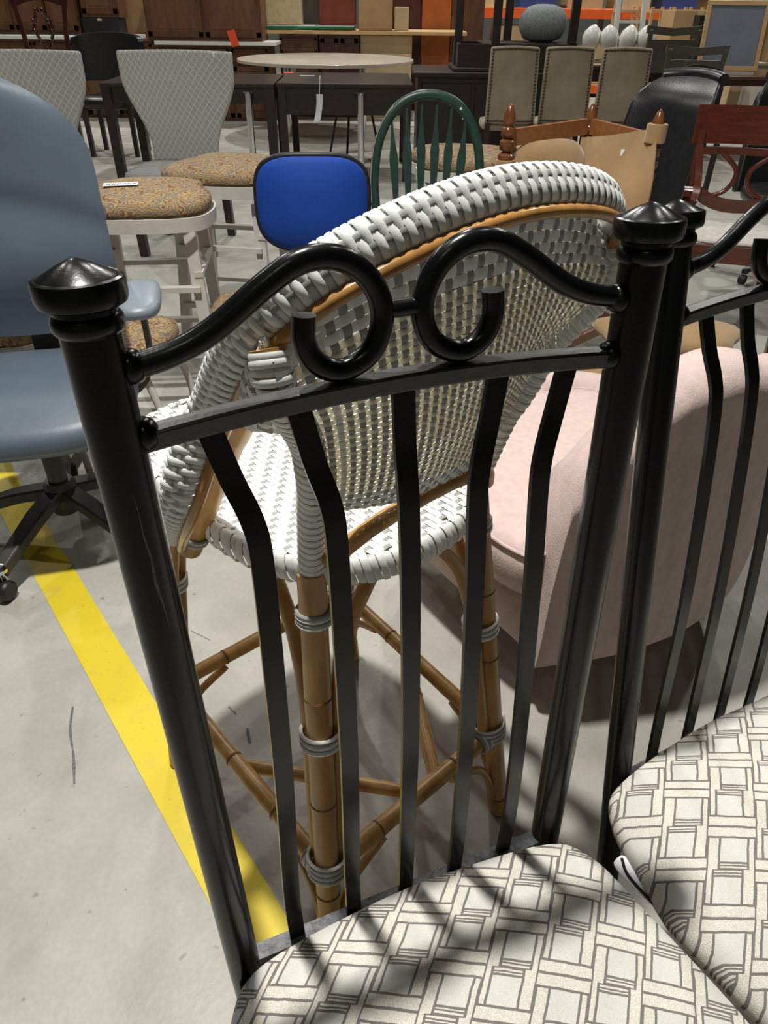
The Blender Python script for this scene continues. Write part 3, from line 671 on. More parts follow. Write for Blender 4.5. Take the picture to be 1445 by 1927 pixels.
# ================================================================ SLATE OFFICE CHAIR
oc = thing('office_chair', 'slate blue vinyl office chair on a five-star base at the left edge', 'office chair', (-.93, 1.68, 0), radians(14))
mb = MB(); mb.pillow(sup(.27, .25, 3.2, 36, 0, -.0), .42, .475, .035, n=8, curve=lambda x, y: -.03*max(0, -y-.12)/.12); mb.build('seat', SLATEBL, oc, ang=80)
mb = MB()
def bk(u, v):
    z = .53+.62*v; wv = .255*(1-.06*v)*(1-max(0, (v-.62)/.38)**3.0*.78)*(1-.14*max(0, (.25-v)/.25)**2); x = (u*2-1)*wv
    return Vector((x, .20+.05*v-.04*math.exp(-((v-.32)/.22)**2)-.05*(1-(u*2-1)**2)*.6+.05-.022/(1+math.exp(-(v-.60+.09*((u-.4)*2)**2)*42)), z))
mb.grid(bk, 26, 48, .085); o = mb.build('backrest', SLATEBL, oc, ang=80); sb = o.modifiers.new('b', 'BEVEL'); sb.width = .03; sb.segments = 4; sb.limit_method = 'ANGLE'; sb.angle_limit = radians(50)
mb = MB(); mb.box((0, .335, .78), (.36, .04, .46), bev=.02); mb.build('back_cover', DGREY, oc)
mb = MB(); mb.bar(cr([(0, .32, .60), (0, .30, .44), (0, .15, .40), (0, .0, .40)], 5), .07, .012, wd=(1, 0, 0)); mb.build('back_bracket', DGREY, oc)
for s_ in (1, -1):
    mb = MB(); mb.pillow([(s_*.315+x, y-.02) for x, y in sup(.056, .125, 3, 24)], .675, .70, .016, n=5, lip=.01); mb.build('armrest_pad', mat('slate_blue_pad', (.20, .24, .28), .4, 0, .06), oc, ang=80)
    mb = MB(); mb.bar(cr([(s_*.315, .02, .68), (s_*.31, .03, .5), (s_*.25, .03, .42), (s_*.12, .03, .405)], 5), .04, .014, wd=(0, 1, 0)); mb.build('armrest_post', DGREY, oc)
mb = MB(); mb.box((0, .02, .40), (.2, .24, .045), bev=.01); mb.build('seat_mechanism', DGREY, oc)
mb = MB(); mb.lathe([(.026, .15), (.026, .28), (.022, .285), (.022, .34), (.028, .345), (.04, .39)], (0, 0, 0), 16); mb.build('gas_column', DGREY, oc)
mb = MB(); mb.lathe([(.035, .08), (.045, .1), (.045, .17), (.036, .185)], (0, 0, 0), 20); mb.build('hub', DGREY, oc)
for k in range(5):
    a = radians(-118+72*k); dv = Vector((cos(a), sin(a), 0))
    mb = MB(); mb.bar([dv*.03+UPV*.150, dv*.12+UPV*.135, dv*.22+UPV*.105, dv*.295+UPV*.078], [.052, .05, .042, .034], .034, wd=(-dv.y, dv.x, 0)); o = mb.build('base_arm', DGREY, oc, ang=30)
    bv = o.modifiers.new('b', 'BEVEL'); bv.width = .006; bv.segments = 2
    c_ = thing('t', None, None, (0, 0, 0)); bpy.data.objects.remove(c_)
    mb = MB(); mb.lathe([(.010, .055), (.012, .075), (.020, .082), (.021, .092), (.014, .10), (.0, .102)], dv*.29, 14); mb.build('caster_collar', CHROME, oc)
    sd = Vector((-dv.y, dv.x, 0)); cc = dv*.305+UPV*.029
    w1 = MB(); w1.lathe([(.006, -.027), (.022, -.027), (.0275, -.022), (.029, -.012), (.027, -.004), (.012, -.003), (.012, .003), (.027, .004), (.029, .012), (.0275, .022), (.022, .027), (.006, .027)], cc, 20, sd); w1.build('caster_wheel', BLKPL, oc)
# ================================================================ BLUE TASK CHAIR
bc = thing('blue_task_chair', 'task chair with a bright royal blue rounded back, beyond the rattan chair', 'office chair', (-.26, 2.62, 0), radians(4)); bc.scale = (.94, .94, .98)
def bb(u, v):
    e = sup(.205, .150, 3.6, 64)
    return None
out = sup(.205, .155, 3.4, 48)
def tiltback(mb_, dy, th, dome, sgn):
    pass
mb = MB(); mb.pillow(out, 0, .022, .028, n=8, lip=.01)
mb.v = [(x, -z, y) for x, y, z in mb.v]; mb.v = [(x, y-.03*(x/.2)**2*-1, z+.735) for x, y, z in mb.v]; mb.build('backrest', BLUE, bc, ang=80)
mb = MB(); mb.tube([Vector((x*1.012, .006+.03*(x/.2)**2, y*1.012+.735)) for x, y in out], .0115, 8, closed=True); mb.build('back_rim', BLKPL, bc, ang=60)
mb = MB(); mb.pillow(out, 0, .01, .012, n=4); mb.v = [(x*.97, z+.004+.03*(x/.2)**2, y*.97+.735) for x, y, z in mb.v]; mb.build('back_shell', BLKPL, bc)
mb = MB(); mb.bar(cr([(0, .04, .78), (0, .055, .62), (0, .04, .46), (0, .10, .40), (0, .2, .40)], 6), .05, .012, wd=(1, 0, 0)); mb.build('back_bracket', BLKPL, bc)
mb = MB(); mb.lathe([(.02, -.03), (.026, -.02), (.026, .02), (.02, .03)], (0, .06, .55), 12, (1, 0, 0)); mb.build('adjuster_knob', BLKPL, bc)
mb = MB(); mb.pillow(sup(.19, .17, 3, 32, 0, .20), .42, .45, .03, n=6); mb.build('seat', BLUE, bc, ang=80)
mb = MB(); mb.lathe([(.03, .07), (.03, .12), (.02, .13), (.02, .40)], (0, .24, 0), 14); mb.build('gas_column', BLKPL, bc)
for k in range(5):
    a = radians(20+72*k); dv = Vector((cos(a), sin(a), 0)); o_ = Vector((0, .24, 0))
    mb = MB(); mb.bar([o_+dv*.02+UPV*.10, o_+dv*.22+UPV*.07], [.045, .03], .025, wd=(-dv.y, dv.x, 0)); mb.build('base_arm', BLKPL, bc)
    mb = MB(); mb.lathe([(.006, -.02), (.024, -.018), (.026, 0), (.024, .018), (.006, .02)], o_+dv*.215+UPV*.027, 14, (-dv.y, dv.x, 0)); mb.build('caster_wheel', BLKPL, bc)
# ================================================================ WHITE BAR STOOLS WITH PAISLEY CUSHIONS
def bar_stool(label, loc, rz, H_=.70, grp='white bar stools with paisley cushions', w=.24):
    r = thing('paisley_bar_stool', label, 'bar stool', loc, rz, grp)
    # seat scooped in at the sides like a spade
    hf = [(0, -w*1.02), (w*.5, -w), (w*.86, -w*.86), (w, -w*.5), (w*1.0, -w*.05), (w*.86, w*.22), (w*.80, w*.42), (w*.80, w*.66), (w*.62, w*.86), (w*.3, w*.93), (0, w*.95)]
    o_ = cr([Vector((x, y, 0)) for x, y in hf]+[Vector((-x, y, 0)) for x, y in hf[::-1][1:-1]], 4, True); ol_ = [(p.x, p.y) for p in o_]
    m_ = MB(); m_.pillow([(x*.97, y*.97) for x, y in ol_], H_, H_+.045, .028, n=7); m_.build('cushion', PAIS, r, ang=80)
    m_ = MB(); m_.grid(lambda u, v: Vector((o_[int(u*len(o_)) % len(o_)].x*(1-.01*v), o_[int(u*len(o_)) % len(o_)].y*(1-.01*v), H_+.006-.045*v)), len(o_), 2, .006); m_.build('apron', WHITEP, r, ang=60)
    for x, y in ((-1, -1), (1, -1), (1, .7), (-1, .7)):
        m_ = MB(); m_.bar([(x*w*.68, y*w*.72, H_-.02), (x*w*.74, y*w*.8, H_*.5), (x*w*.84, y*w*.95, .0)], .042, .03, wd=(1, 0, 0)); m_.build('leg', WHITEP, r, ang=30)
    for z in (.22, .46):
        for a_, b_ in (((-1, -1), (1, -1)), ((1, -1), (1, .7)), ((1, .7), (-1, .7)), ((-1, .7), (-1, -1))):
            k = .80 if z < .3 else .75; m_ = MB(); m_.bar([(a_[0]*w*k, a_[1]*w*k*1.12, z+(.05 if a_[0] == b_[0] else 0)), (b_[0]*w*k, b_[1]*w*k*1.12, z+(.05 if a_[0] == b_[0] else 0))], .018, .03, wd=(0, 0, 1) if False else (0, 0, 1)); m_.build('stretcher', WHITEP, r, ang=30)
    return r
s1 = bar_stool('white bar stool with paisley cushion and paper label, behind the slate office chair arm', (-.86, 2.68, 0), radians(6))
s2 = dup(s1, (-.66, 3.20, 0), radians(-8), 'white bar stool with paisley cushion, left of the blue task chair back')
s3 = dup(s1, (.34, 3.50, 0), radians(172), 'white bar stool with paisley cushion seen through the green hoop-back chair')
lb = MB(); lb.box((0, 0, 0), (.115, .05, .0012), bev=.0002); pl = lb.build('paper_label', PAPER, None, False); pl.location = (-.92, 2.63, .7762); pl.rotation_euler = (0, 0, radians(12))
tag(pl, 'white handwritten paper label lying on the nearest paisley bar stool', 'label')
for k in range(6):
    q = MB(); x = -.045+.017*k; q.tube(cr([(x, -.012, .0012), (x+.005, .004, .0012), (x+.009, -.008, .0012), (x+.012, .008, .0012)], 3), .0011, 5); q.build('handwriting', BLUEINK if k > 2 else INK, pl)
def low_stool(label, loc, rz):
    r = thing('paisley_low_stool', label, 'stool', loc, rz, 'low white stools with paisley cushions'); H_ = .375; w = .165
    m_ = MB(); m_.pillow(sup(w, w, 3.6, 36), H_, H_+.06, .03, n=6); m_.build('cushion', PAIS, r, ang=80)
    m_ = MB(); m_.tube([Vector((x*1.01, y*1.01, H_-.006)) for x, y in sup(w, w, 3.6, 36)], .011, 8, closed=True); m_.build('seat_ring', WHITEP, r)
    for x in (-1, 1):
        m_ = MB(); m_.tube(cr([(x*w*.7, -w*.75, H_-.01), (x*w*.95, -w*.8, H_*.5), (x*w*.85, -w*.85, 0)], 5), .012, 10); m_.build('leg', WHITEP, r)
        m_ = MB(); m_.tube(cr([(x*w*.7, w*.75, H_-.01), (x*w*.95, w*.8, H_*.5), (x*w*.85, w*.85, 0)], 5), .012, 10); m_.build('leg', WHITEP, r)
        m_ = MB(); m_.bar([(x*w*.85, -w*.8, .13), (x*w*.85, w*.8, .13)], .02, .03, wd=(0, 0, 1)); m_.build('stretcher', WHITEP, r)
    return r
l1 = low_stool('low paisley cushion stool between the legs of the white bar stools', (-.44, 2.41, 0), radians(2))
l2 = dup(l1, (-.85, 2.15, 0), radians(-6), 'low paisley cushion stool half behind the grey armrest pad')
l3 = dup(l1, (-1.30, 2.30, 0), radians(5), 'low paisley cushion stool below the office chair back, at the left edge')
# ================================================================ GREEN HOOP-BACK WINDSOR
gw = thing('windsor_chair', 'dark green painted hoop-back chair with arrow-shaped slats and chipped edges', 'chair', (.16, 2.86, 0), radians(3))
hoop = cr([(-.165, .10, .44), (-.195, .115, .60), (-.205, .13, .74), (-.185, .145, .87), (-.13, .158, .965), (-.05, .166, 1.01), (.05, .166, 1.01), (.13, .158, .965), (.185, .145, .87), (.205, .13, .74), (.195, .115, .60), (.165, .10, .44)], 6)
mb = MB(); V = []; F_ = []
for i, p in enumerate(hoop):
    t = (hoop[min(i+1, len(hoop)-1)]-hoop[max(i-1, 0)]).normalized(); nn = Vector((0, -1, .12)).normalized(); b = t.cross(nn).normalized()
    for a in range(10): A = 2*pi*a/10; V.append(p+b*cos(A)*.0175+nn*sin(A)*.0105)
for i in range(len(hoop)-1):
    for k in range(10): F_.append((i*10+k, i*10+(k+1) % 10, (i+1)*10+(k+1) % 10, (i+1)*10+k))
F_ += [tuple(range(10))[::-1], tuple((len(hoop)-1)*10+k for k in range(10))]
mb.add(V, F_); mb.build('hoop', GREEN, gw, ang=60)
q = MB(); q.tube([p+Vector((-.0145 if p.x < 0 else .0145, -.007, .004)) for p in hoop[8:26]], .0016, 5); q.build('worn_edge', GWEAR, gw)
for k in range(6):
    x = -.125+.05*k; zt = .985-.9*abs(x)**2.1*3.0 if abs(x) < .1 else .945; xt = x*1.12
    P_ = [Vector((x*.85, .095, .45)).lerp(Vector((xt, .155, zt)), t) for t in (0, .2, .45, .62, .72, .80, .9, 1)]
    mb = MB(); mb.bar(P_, [.013, .016, .022, .030, .034, .022, .010, .008], .008, wd=(1, 0, 0)); mb.build('slat', GREEN, gw, ang=30)
mb = MB(); mb.pillow(sup(.215, .205, 2.8, 32, 0, -.06), .415, .44, .006, n=4); mb.build('seat', GREEN, gw, ang=60)
for x in (-1, 1):
    for y in (-1, 1):
        mb = MB(); mb.tube([(x*.14, -.06+y*.13, .42), (x*.165, -.06+y*.16, .25), (x*.19, -.06+y*.2, 0)], [.013, .02, .012], 12); mb.build('leg', GREEN, gw)
for (x, z) in ((.115, .975), (-.06, .66), (-.075, .67)):
    q = MB(); q.lathe([(.0, -.001), (.005, 0), (0, .001)], (x, .128 if z > .9 else .105, z), 8, (0, -1, 0)); q.build('paint_drip', WHT, gw)
# ================================================================ SUEDE SLING CHAIR
sl = thing('suede_sling_chair', 'tan suede sling chair hung from turned walnut posts behind the rattan chair', 'armchair', (0, 0, 0), 0)
A_, B_, C_ = Vector((.43, 2.85, 0)), Vector((.80, 3.18, 0)), Vector((.935, 2.78, 0)); D_ = Vector((.56, 2.42, 0))
sl.location = (.68, 2.8, 0); off = Vector((.68, 2.8, 0)); 
def tprof(z1):
    return [(.014, 0), (.02, .02), (.02, .25), (.013, .27), (.021, .30), (.021, .33), (.013, .35), (.019, .40), (.022, .5), (.013, .55), (.02, z1-.30), (.022, z1-.25), (.012, z1-.235), (.0215, z1-.225), (.0215, z1-.205), (.012, z1-.195), (.0225, z1-.18), (.0225, z1-.165), (.012, z1-.155), (.021, z1-.145), (.0215, z1-.12), (.0125, z1-.11), (.0205, z1-.10), (.0195, z1-.08), (.012, z1-.072), (.018, z1-.06), (.015, z1-.035), (.008, z1-.01), (0, z1)]
for p, z1 in ((A_, 1.01), (B_, .98), (C_, 1.005), (D_, .62)):
    mb = MB(); mb.lathe([(r_*1.3, z_) for r_, z_ in tprof(z1)], p-off, 16); mb.build('turned_post', TURN, sl, ang=50)
for a, b, z in ((A_, B_, .90), (B_, C_, .90), (A_, B_, .25), (B_, C_, .25), (D_, A_, .25), (C_, D_, .25), (A_, B_, .48), (D_, A_, .40), (C_, D_, .40)):
    mb = MB(); mb.bar([a-off+UPV*z, b-off+UPV*z], .055 if z > .8 else .035, .02, wd=(0, 0, 1)); o = mb.build('rail', WALN, sl, ang=30)
# the sheet of suede hung from the two right-hand posts down to the seat
def sheet(u, v):
    tp_ = lerp(B_+Vector((-.03, -.03, .86)), C_+Vector((.0, -.03, .945)), u); bt = lerp(Vector((.60, 2.50, .43)), Vector((.93, 2.66, .42)), u)
    p = tp_.lerp(bt, v); p += Vector((-.03, -.10, 0))*sin(pi*v)*(-.3+.7*u)+Vector((0, -.03, 0))*sin(v*9+u*5)*.6+Vector((0, -.012, 0))*sin(u*14-v*6)*v; return p-off
mb = MB(); mb.grid(sheet, 14, 18, .006); mb.build('sling_back', SUEDE, sl, ang=80)
def seatc(u, v):
    a = lerp(A_+Vector((.01, -.0, .47)), B_+Vector((0, -.04, .50)), u); b = lerp(D_+Vector((0, 0, .45)), C_+Vector((-.02, -.02, .46)), u); p = a.lerp(b, v); p.z += -.06*sin(pi*u)*sin(pi*v)+.03*sin(9*u+4*v)*sin(pi*v); return p-off
mb = MB(); mb.grid(seatc, 14, 14, .03); mb.build('sling_seat', SUEDE, sl, ang=80)
for p, z, s_ in ((A_, .80, 1), (C_, .93, -1)):   # loops round the posts
    mb = MB(); mb.lathe([(.031, -.03), (.035, -.028), (.035, .028), (.031, .03)], p-off+UPV*z, 16); mb.build('sling_loop', SUEDE, sl)
mb = MB(); mb.grid(lambda u, v: Vector((.46+.07*u+.02*v, 2.82-.03*u-.12*v, .84-.07*u-(.26-.06*u)*v))-off, 5, 8, .005); mb.build('sling_strap', SUEDE, sl, ang=80)
cu = MB(); cu.pillow(sup(.17, .10, 3, 32), -.045, 0, .04, n=7); cu.v = [(x, -z, y*1.0) for x, y, z in cu.v]
q = cu.build('suede_cushion', SUEDE, None, ang=80); q.location = (.62, 2.92, .79); q.rotation_euler = (radians(-16), 0, radians(32)); tag(q, 'plump tan suede cushion leaning inside the sling chair', 'cushion')
pst = mat('floral_tapestry', (.45, .36, .2), .85, 0, .45, 40)
cu = MB(); cu.pillow(sup(.18, .085, 3, 32), -.03, 0, .03, n=7); cu.v = [(x, -z, y) for x, y, z in cu.v]
q = cu.build('tapestry_cushion', pst, None, ang=80); q.location = (.60, 3.035, .83); q.rotation_euler = (radians(-16), 0, radians(38)); tag(q, 'floral tapestry cushion edge showing above the tan suede cushion', 'cushion')
q = MB(); q.box((0, 0, 0), (.026, .002, .022), bev=.0004); o = q.build('price_sticker', PAPER, None, False); p = sheet(.62, .12)+off; o.location = (p.x, p.y-.008, p.z); o.rotation_euler = (radians(-8), 0, radians(-70)*0+radians(-20)); tag(o, 'small white price sticker on the tan suede sling', 'sticker')
# crumpled suede stack in front of the sling, right of the rattan back
fs = thing('suede_footstool', 'tan suede pouffe of gathered lobes, between rattan back and black posts', 'footstool', (.89, 2.22, 0), 0); fs.scale = (1.35, 1.05, 1.12)
for k, (x, y, z, a, b_, h) in enumerate(((0, 0, .30, .20, .17, .07), (.03, .03, .40, .17, .15, .05), (-.08, -.05, .20, .21, .17, .08), (.10, .04, .18, .18, .16, .08), (.06, -.07, .08, .2, .17, .08))):
    mb = MB(); mb.pillow([(x+p[0]*(1+.08*sin(5*i/32*2*pi+k)), y+p[1]*(1+.06*sin(7*i/32*2*pi+k))) for i, p in enumerate(sup(a, b_, 2.4, 32))], z-h, z-h*.4, h*.5, n=6); mb.build('suede_lobe', SUEDE, fs, ang=80)
# ================================================================ BLACK LEATHER SHELL CHAIR
def shell_chair(label, loc, rz, hb=1.05, w=.25, grp=None):
    r = thing('leather_chair', label, 'office chair', loc, rz, grp)
    def f(u, v):
        x = (u*2-1); z = .42+(hb-.42)*v; ww = w*(1-.10*v)*(1-.25*max(0, (v-.82)/.18)**2)
        y = .10+.16*v+.10*max(0, (v-.8)/.2)**2-.05*(x*x); return Vector((x*ww, y, z-.03*x*x*max(0, v-.6)))
    m_ = MB(); m_.grid(f, 16, 20, .05); o_ = m_.build('backrest', LEATHER, r, ang=80); b_ = o_.modifiers.new('b', 'BEVEL'); b_.width = .02; b_.segments = 3; b_.limit_method = 'ANGLE'; b_.angle_limit = radians(50)
    m_ = MB(); m_.tube([f(u, 1)+Vector((0, .02, .0)) for u in [i/12 for i in range(13)]], .028, 10); m_.build('head_roll', LEATHER, r)
    m_ = MB(); m_.pillow(sup(w*.95, .24, 3.4, 32, 0, -.10), .40, .46, .03, n=6); m_.build('seat', LEATHER, r, ang=80)
    m_ = MB(); m_.lathe([(.03, .06), (.03, .12), (.022, .13), (.022, .40)], (0, -.05, 0), 14); m_.build('gas_column', CHROME, r)
    for k in range(5):
        a = radians(18+72*k); dv = Vector((cos(a), sin(a), 0)); q0 = Vector((0, -.05, 0))
        m_ = MB(); m_.bar([q0+dv*.02+UPV*.10, q0+dv*.29+UPV*.07], [.045, .03], .025, wd=(-dv.y, dv.x, 0)); m_.build('base_arm', BLKPL, r)
        m_ = MB(); m_.lathe([(.006, -.02), (.024, -.018), (.026, 0), (.024, .018), (.006, .02)], q0+dv*.285+UPV*.027, 14, (-dv.y, dv.x, 0)); m_.build('caster_wheel', BLKPL, r)
    return r
shell_chair('tall black leather chair with curled head roll, left of the mahogany chair', (1.20, 3.78, 0), radians(-52), 1.02, .24)
sc2 = shell_chair('black leather chair at the right edge, behind the mahogany chair', (2.24, 4.30, 0), radians(-10), .98, .25)
# ================================================================ MAHOGANY CHAIR
mh = thing('mahogany_armchair', 'red mahogany armchair with curved frame and cream damask seat, upper right', 'chair', (1.56, 3.32, 0), radians(-16))
mb = MB(); mb.grid(lambda u, v: Vector(((u*2-1)*.245, .20-.045*(1-(u*2-1)**2)*-1+.03*v, .785+.15*v)), 10, 3, .022); mb.build('crest_board', MAHOG, mh, ang=60)
mb = MB(); mb.grid(lambda u, v: Vector(((u*2-1)*.22, .205+.045*(1-(u*2-1)**2), .74+.03*v)), 10, 2, .02); mb.build('crest_underside', MAHOG, mh)
for s_ in (-1, 1):
    mb = MB(); mb.bar(cr([(s_*.215, .225, .84), (s_*.215, .215, .70), (s_*.20, .19, .56), (s_*.205, .17, .45), (s_*.21, .22, .22), (s_*.22, .31, 0)], 5), [.045]*26, .028, wd=(0, 1, 0)); mb.build('rear_leg', MAHOG, mh, ang=30)
    mb = MB(); mb.bar(cr([(s_*.215, .21, .78), (s_*.19, .16, .64), (s_*.20, .05, .565), (s_*.245, -.08, .60), (s_*.255, -.17, .66), (s_*.255, -.22, .655)], 6), .032, .026, wd=(s_, 0, 0)); mb.build('arm', MAHOG, mh, ang=30)
    mb = MB(); mb.bar(cr([(s_*.25, -.12, .62), (s_*.235, -.15, .54), (s_*.225, -.20, .45)], 6), .03, .03, wd=(1, 0, 0)); mb.build('arm_support', MAHOG, mh, ang=30)
    mb = MB(); mb.bar(cr([(s_*.225, -.225, .46), (s_*.23, -.26, .30), (s_*.235, -.33, .0)], 5), [.045]*11, .04, wd=(1, 0, 0)); mb.build('front_leg', MAHOG, mh, ang=30)
mb = MB(); mb.bar(cr([(-.20, .185, .60), (-.1, .21, .545), (0, .215, .53), (.1, .21, .545), (.20, .185, .60)], 5), .055, .022, wd=(0, 0, 1)); mb.build('back_rail', MAHOG, mh, ang=30)
for s_ in (-1, 1):
    mb = MB(); mb.tube(cr([(s_*.12, .225, .76), (s_*.03, .225, .68), (s_*.05, .222, .60), (s_*.13, .215, .56)], 6), .011, 10); mb.build('back_splat', MAHOG, mh)
for a, b in (((-.21, -.225), (.21, -.225)), ((-.205, .17), (.205, .17)), ((-.215, -.2), (-.205, .17)), ((.215, -.2), (.205, .17))):
    mb = MB(); mb.bar([(a[0], a[1], .425), (b[0], b[1], .425)], .07, .028, wd=(0, 0, 1)); mb.build('seat_rail', MAHOG, mh, ang=30)
mb = MB(); mb.pillow(sup(.215, .195, 4.5, 36, 0, -.02), .455, .475, .025, n=6); mb.build('seat', DAMASK, mh, ang=80)
# ================================================================ GREY FLARED DINING CHAIRS
pc_ = thing('flared_dining_chair', 'grey diamond-patterned flared-back chair with a white sticker, upper left', 'chair', (-1.27, 4.72, 0), radians(-3), 'grey flared-back dining chairs')
def pb(u, v):
    x = u*2-1; k = v; q = min(1, max(0, (k-.12)/.66)); ww = .205+.02*k+.125*q*q*(3-2*q)
    return Vector((x*ww,   .20+.08*v-.07*x*x*(v**1.2), .46+.585*v-.012*(1-x*x)*0))
mb = MB(); mb.grid(pb, 18, 20, -.05); o = mb.build('backrest', DIAM, pc_, ang=80); bv = o.modifiers.new('b', 'BEVEL'); bv.width = .015; bv.segments = 3; bv.limit_method = 'ANGLE'; bv.angle_limit = radians(50)
mb = MB(); mb.pillow(sup(.27, .25, 5, 40, 0, -.05), .38, .46, .03, n=6); mb.build('seat', GREYF, pc_, ang=80)
for x in (-1, 1):
    for y, t_ in ((-.26, .0), (.17, .09)):
        mb = MB(); mb.bar([(x*.215, y, .40), (x*.215+x*.0, y+t_*.4, .2), (x*.21, y+t_, 0)], .05, .045, wd=(1, 0, 0)); mb.build('leg', ESPR, pc_, ang=30)
p2 = dup(pc_, (-2.10, 4.60, 0), radians(4), 'grey diamond-patterned flared-back chair cut off by the left edge')
q = MB(); q.box((0, 0, 0), (.03, .002, .025), bev=.0004); o = q.build('back_sticker', PAPER, pc_, False); o.location = (.245, .195, 1.03)
# ================================================================ TAUPE NAILHEAD CHAIRS (seen from behind)
tn = thing('nailhead_chair', 'taupe velvet chair with nailhead border, nearest the black cabinet', 'chair', (1.02, 6.75, 0), radians(0), 'taupe nailhead chairs')
def tb(u, v):
    x = u*2-1; return Vector((x*(.212-.012*v), -.02+.06*v+.02*x*x, .46+.55*v-.012*(x*x)*v))
mb = MB(); mb.grid(tb, 12, 12, .055); o = mb.build('backrest', TAUPE, tn, ang=80); bv = o.modifiers.new('b', 'BEVEL'); bv.width = .012; bv.segments = 2; bv.limit_method = 'ANGLE'; bv.angle_limit = radians(50)
nh = MB()
for i in range(22):
    for u, v in ((.06, .04+.92*i/21), (.94, .04+.92*i/21), (.06+.88*i/21, .04), (.06+.88*i/21, .96)):
        p = tb(u, v); nh.lathe([(.011, 0), (.008, .005), (0, .008)], p+Vector((0, -.001, 0)), 6, (0, -1, .1))
o = nh.build('nailheads', NAIL, tn); o['kind'] = 'stuff'
mb = MB(); mb.pillow(sup(.22, .21, 5, 32, 0, .24), .40, .46, .025, n=5); mb.build('seat', TAUPE, tn, ang=80)
for x in (-1, 1):
    for y, t_ in ((.0, -.06), (.42, 0)):
        mb = MB(); mb.bar([(x*.185, y, .46 if y < .1 else .42), (x*.19, y+t_, 0)], .038, .04, wd=(1, 0, 0)); mb.build('leg', mat('dark_walnut', (.035, .014, .01), .35), tn, ang=30)
dup(tn, (1.475, 6.80, 0), radians(-1), 'taupe velvet chair with nailhead border, middle one of the three')
dup(tn, (1.925, 6.75, 0), radians(-3), 'taupe velvet chair with nailhead border, beside the stacked resin chairs')
# ================================================================ TABLES
def table(name, label, c, dx, dy, h, mt, mtop, apron=.14, leg=.055, rz=0, grp=None, th=.03, ins=.04):
    r = thing(name, label, 'table', (c[0], c[1], 0), rz, grp)
    m_ = MB(); m_.box((0, 0, h-th/2), (dx, dy, th), bev=.004); m_.build('tabletop', mtop, r, ang=30)
    for sx in (-1, 1):
        for sy in (-1, 1):
            m_ = MB(); m_.bar([(sx*(dx/2-ins), sy*(dy/2-ins), h-th), (sx*(dx/2-ins), sy*(dy/2-ins), 0)], leg, leg, wd=(1, 0, 0)); m_.build('leg', mt, r, ang=30)
    for a, b in (((-1, -1), (1, -1)), ((-1, 1), (1, 1)), ((-1, -1), (-1, 1)), ((1, -1), (1, 1))):
        m_ = MB(); k = ins; m_.bar([(a[0]*(dx/2-k), a[1]*(dy/2-k), h-th-apron/2), (b[0]*(dx/2-k), b[1]*(dy/2-k), h-th-apron/2)], apron, .022, wd=(0, 0, 1)); m_.build('apron', mt, r, ang=30)
    return r
tA = table('dark_side_table', 'espresso wood table with deep apron, under the white hanging tag', (-.37, 7.25), 1.12, 1.05, .74, ESPR, ESPT, .20, .06, radians(1), 'espresso tables')
tB = table('dark_side_table', 'espresso wood table behind the grey flared-back chairs', (-1.67, 7.2), 1.42, .95, .73, ESPR, ESPT, .12, .075, radians(2), 'espresso tables')
ov = thing('round_table', 'large round table with pale beige laminate top and chrome legs', 'table', (-.72, 9.55, 0))
mb = MB(); mb.lathe([(0, .715), (.98, .715), (1.0, .72), (1.0, .745), (.99, .75), (0, .75)], (0, 0, 0), 64); mb.build('tabletop', LAMT, ov, ang=30)
for a in (40, 140, 220, 320):
    mb = MB(); mb.lathe([(.03, 0), (.03, .715)], (.55*cos(radians(a)), .55*sin(radians(a)), 0), 16); mb.build('leg', CHROME, ov)
wc = thing('wooden_stool', 'orange wooden stool on black legs, seen under the espresso table', 'stool', (-.34, 8.05, 0), radians(30))
mb = MB(); mb.pillow(sup(.2, .19, 3, 28), .42, .44, .004, n=3); mb.build('seat', ORW, wc)
for x in (-1, 1):
    for y in (-1, 1):
        mb = MB(); mb.tube([(x*.12, y*.12, .42), (x*.19, y*.19, 0)], .012, 8); mb.build('leg', BLKPL, wc)
for k, (px, lab) in enumerate(((452, 'polished chrome post standing left of the espresso table'), (675, 'polished chrome post standing behind the green hoop-back chair'))):
    b = G(px, 330, 0); mb = MB(); p = PY(px, 250, 6.2); mb.lathe([(.10, 0), (.10, .008), (.028, .012), (.028, .66), (.05, .68)], (p.x, 6.2+.5, 0), 18); tag(mb.build('chrome_post', CHROME), lab, 'table leg', 'chrome posts')
# hanging tag and red tags
ht = thing('hanging_tag', 'white curled paper tag hanging by a string off the espresso table', 'tag', PY(601, 180, 6.68))
p0 = PY(602, 143, 6.70)-ht.location
mb = MB(); mb.tube(cr([p0+Vector((0, 0, .0)), p0+Vector((0, -.02, -.02)), Vector((0, 0, .01))], 4), .003, 6); mb.build('string', PAPER, ht)
mb = MB(); mb.grid(lambda u, v: Vector(((u-.5)*.05-.03*v*v+.0, .02*sin(3*v), .01-.20*v)), 3, 8, .002); mb.build('paper', PAPER, ht)
def paper(px, py, z, w, d_, mt, label, rz=0, cat='tag'):
    p = G(px, py, z); mb = MB(); mb.box((0, 0, 0), (w, d_, .002), bev=.0005); o = mb.build('price_tag', mt, None, False); o.location = (p.x, p.y, z+.0012); o.rotation_euler = (0, 0, rz); return tag(o, label, cat)
paper(543, 137, .741, .09, .12, REDT, 'small red price tag lying on the espresso table', .3)
paper(578, 143, .741, .13, .05, PAPER, 'flat white slip beside the red tag on the espresso table', .1)
paper(766, 103, .751, .07, .10, REDT, 'red tag at the right end of the round beige table')
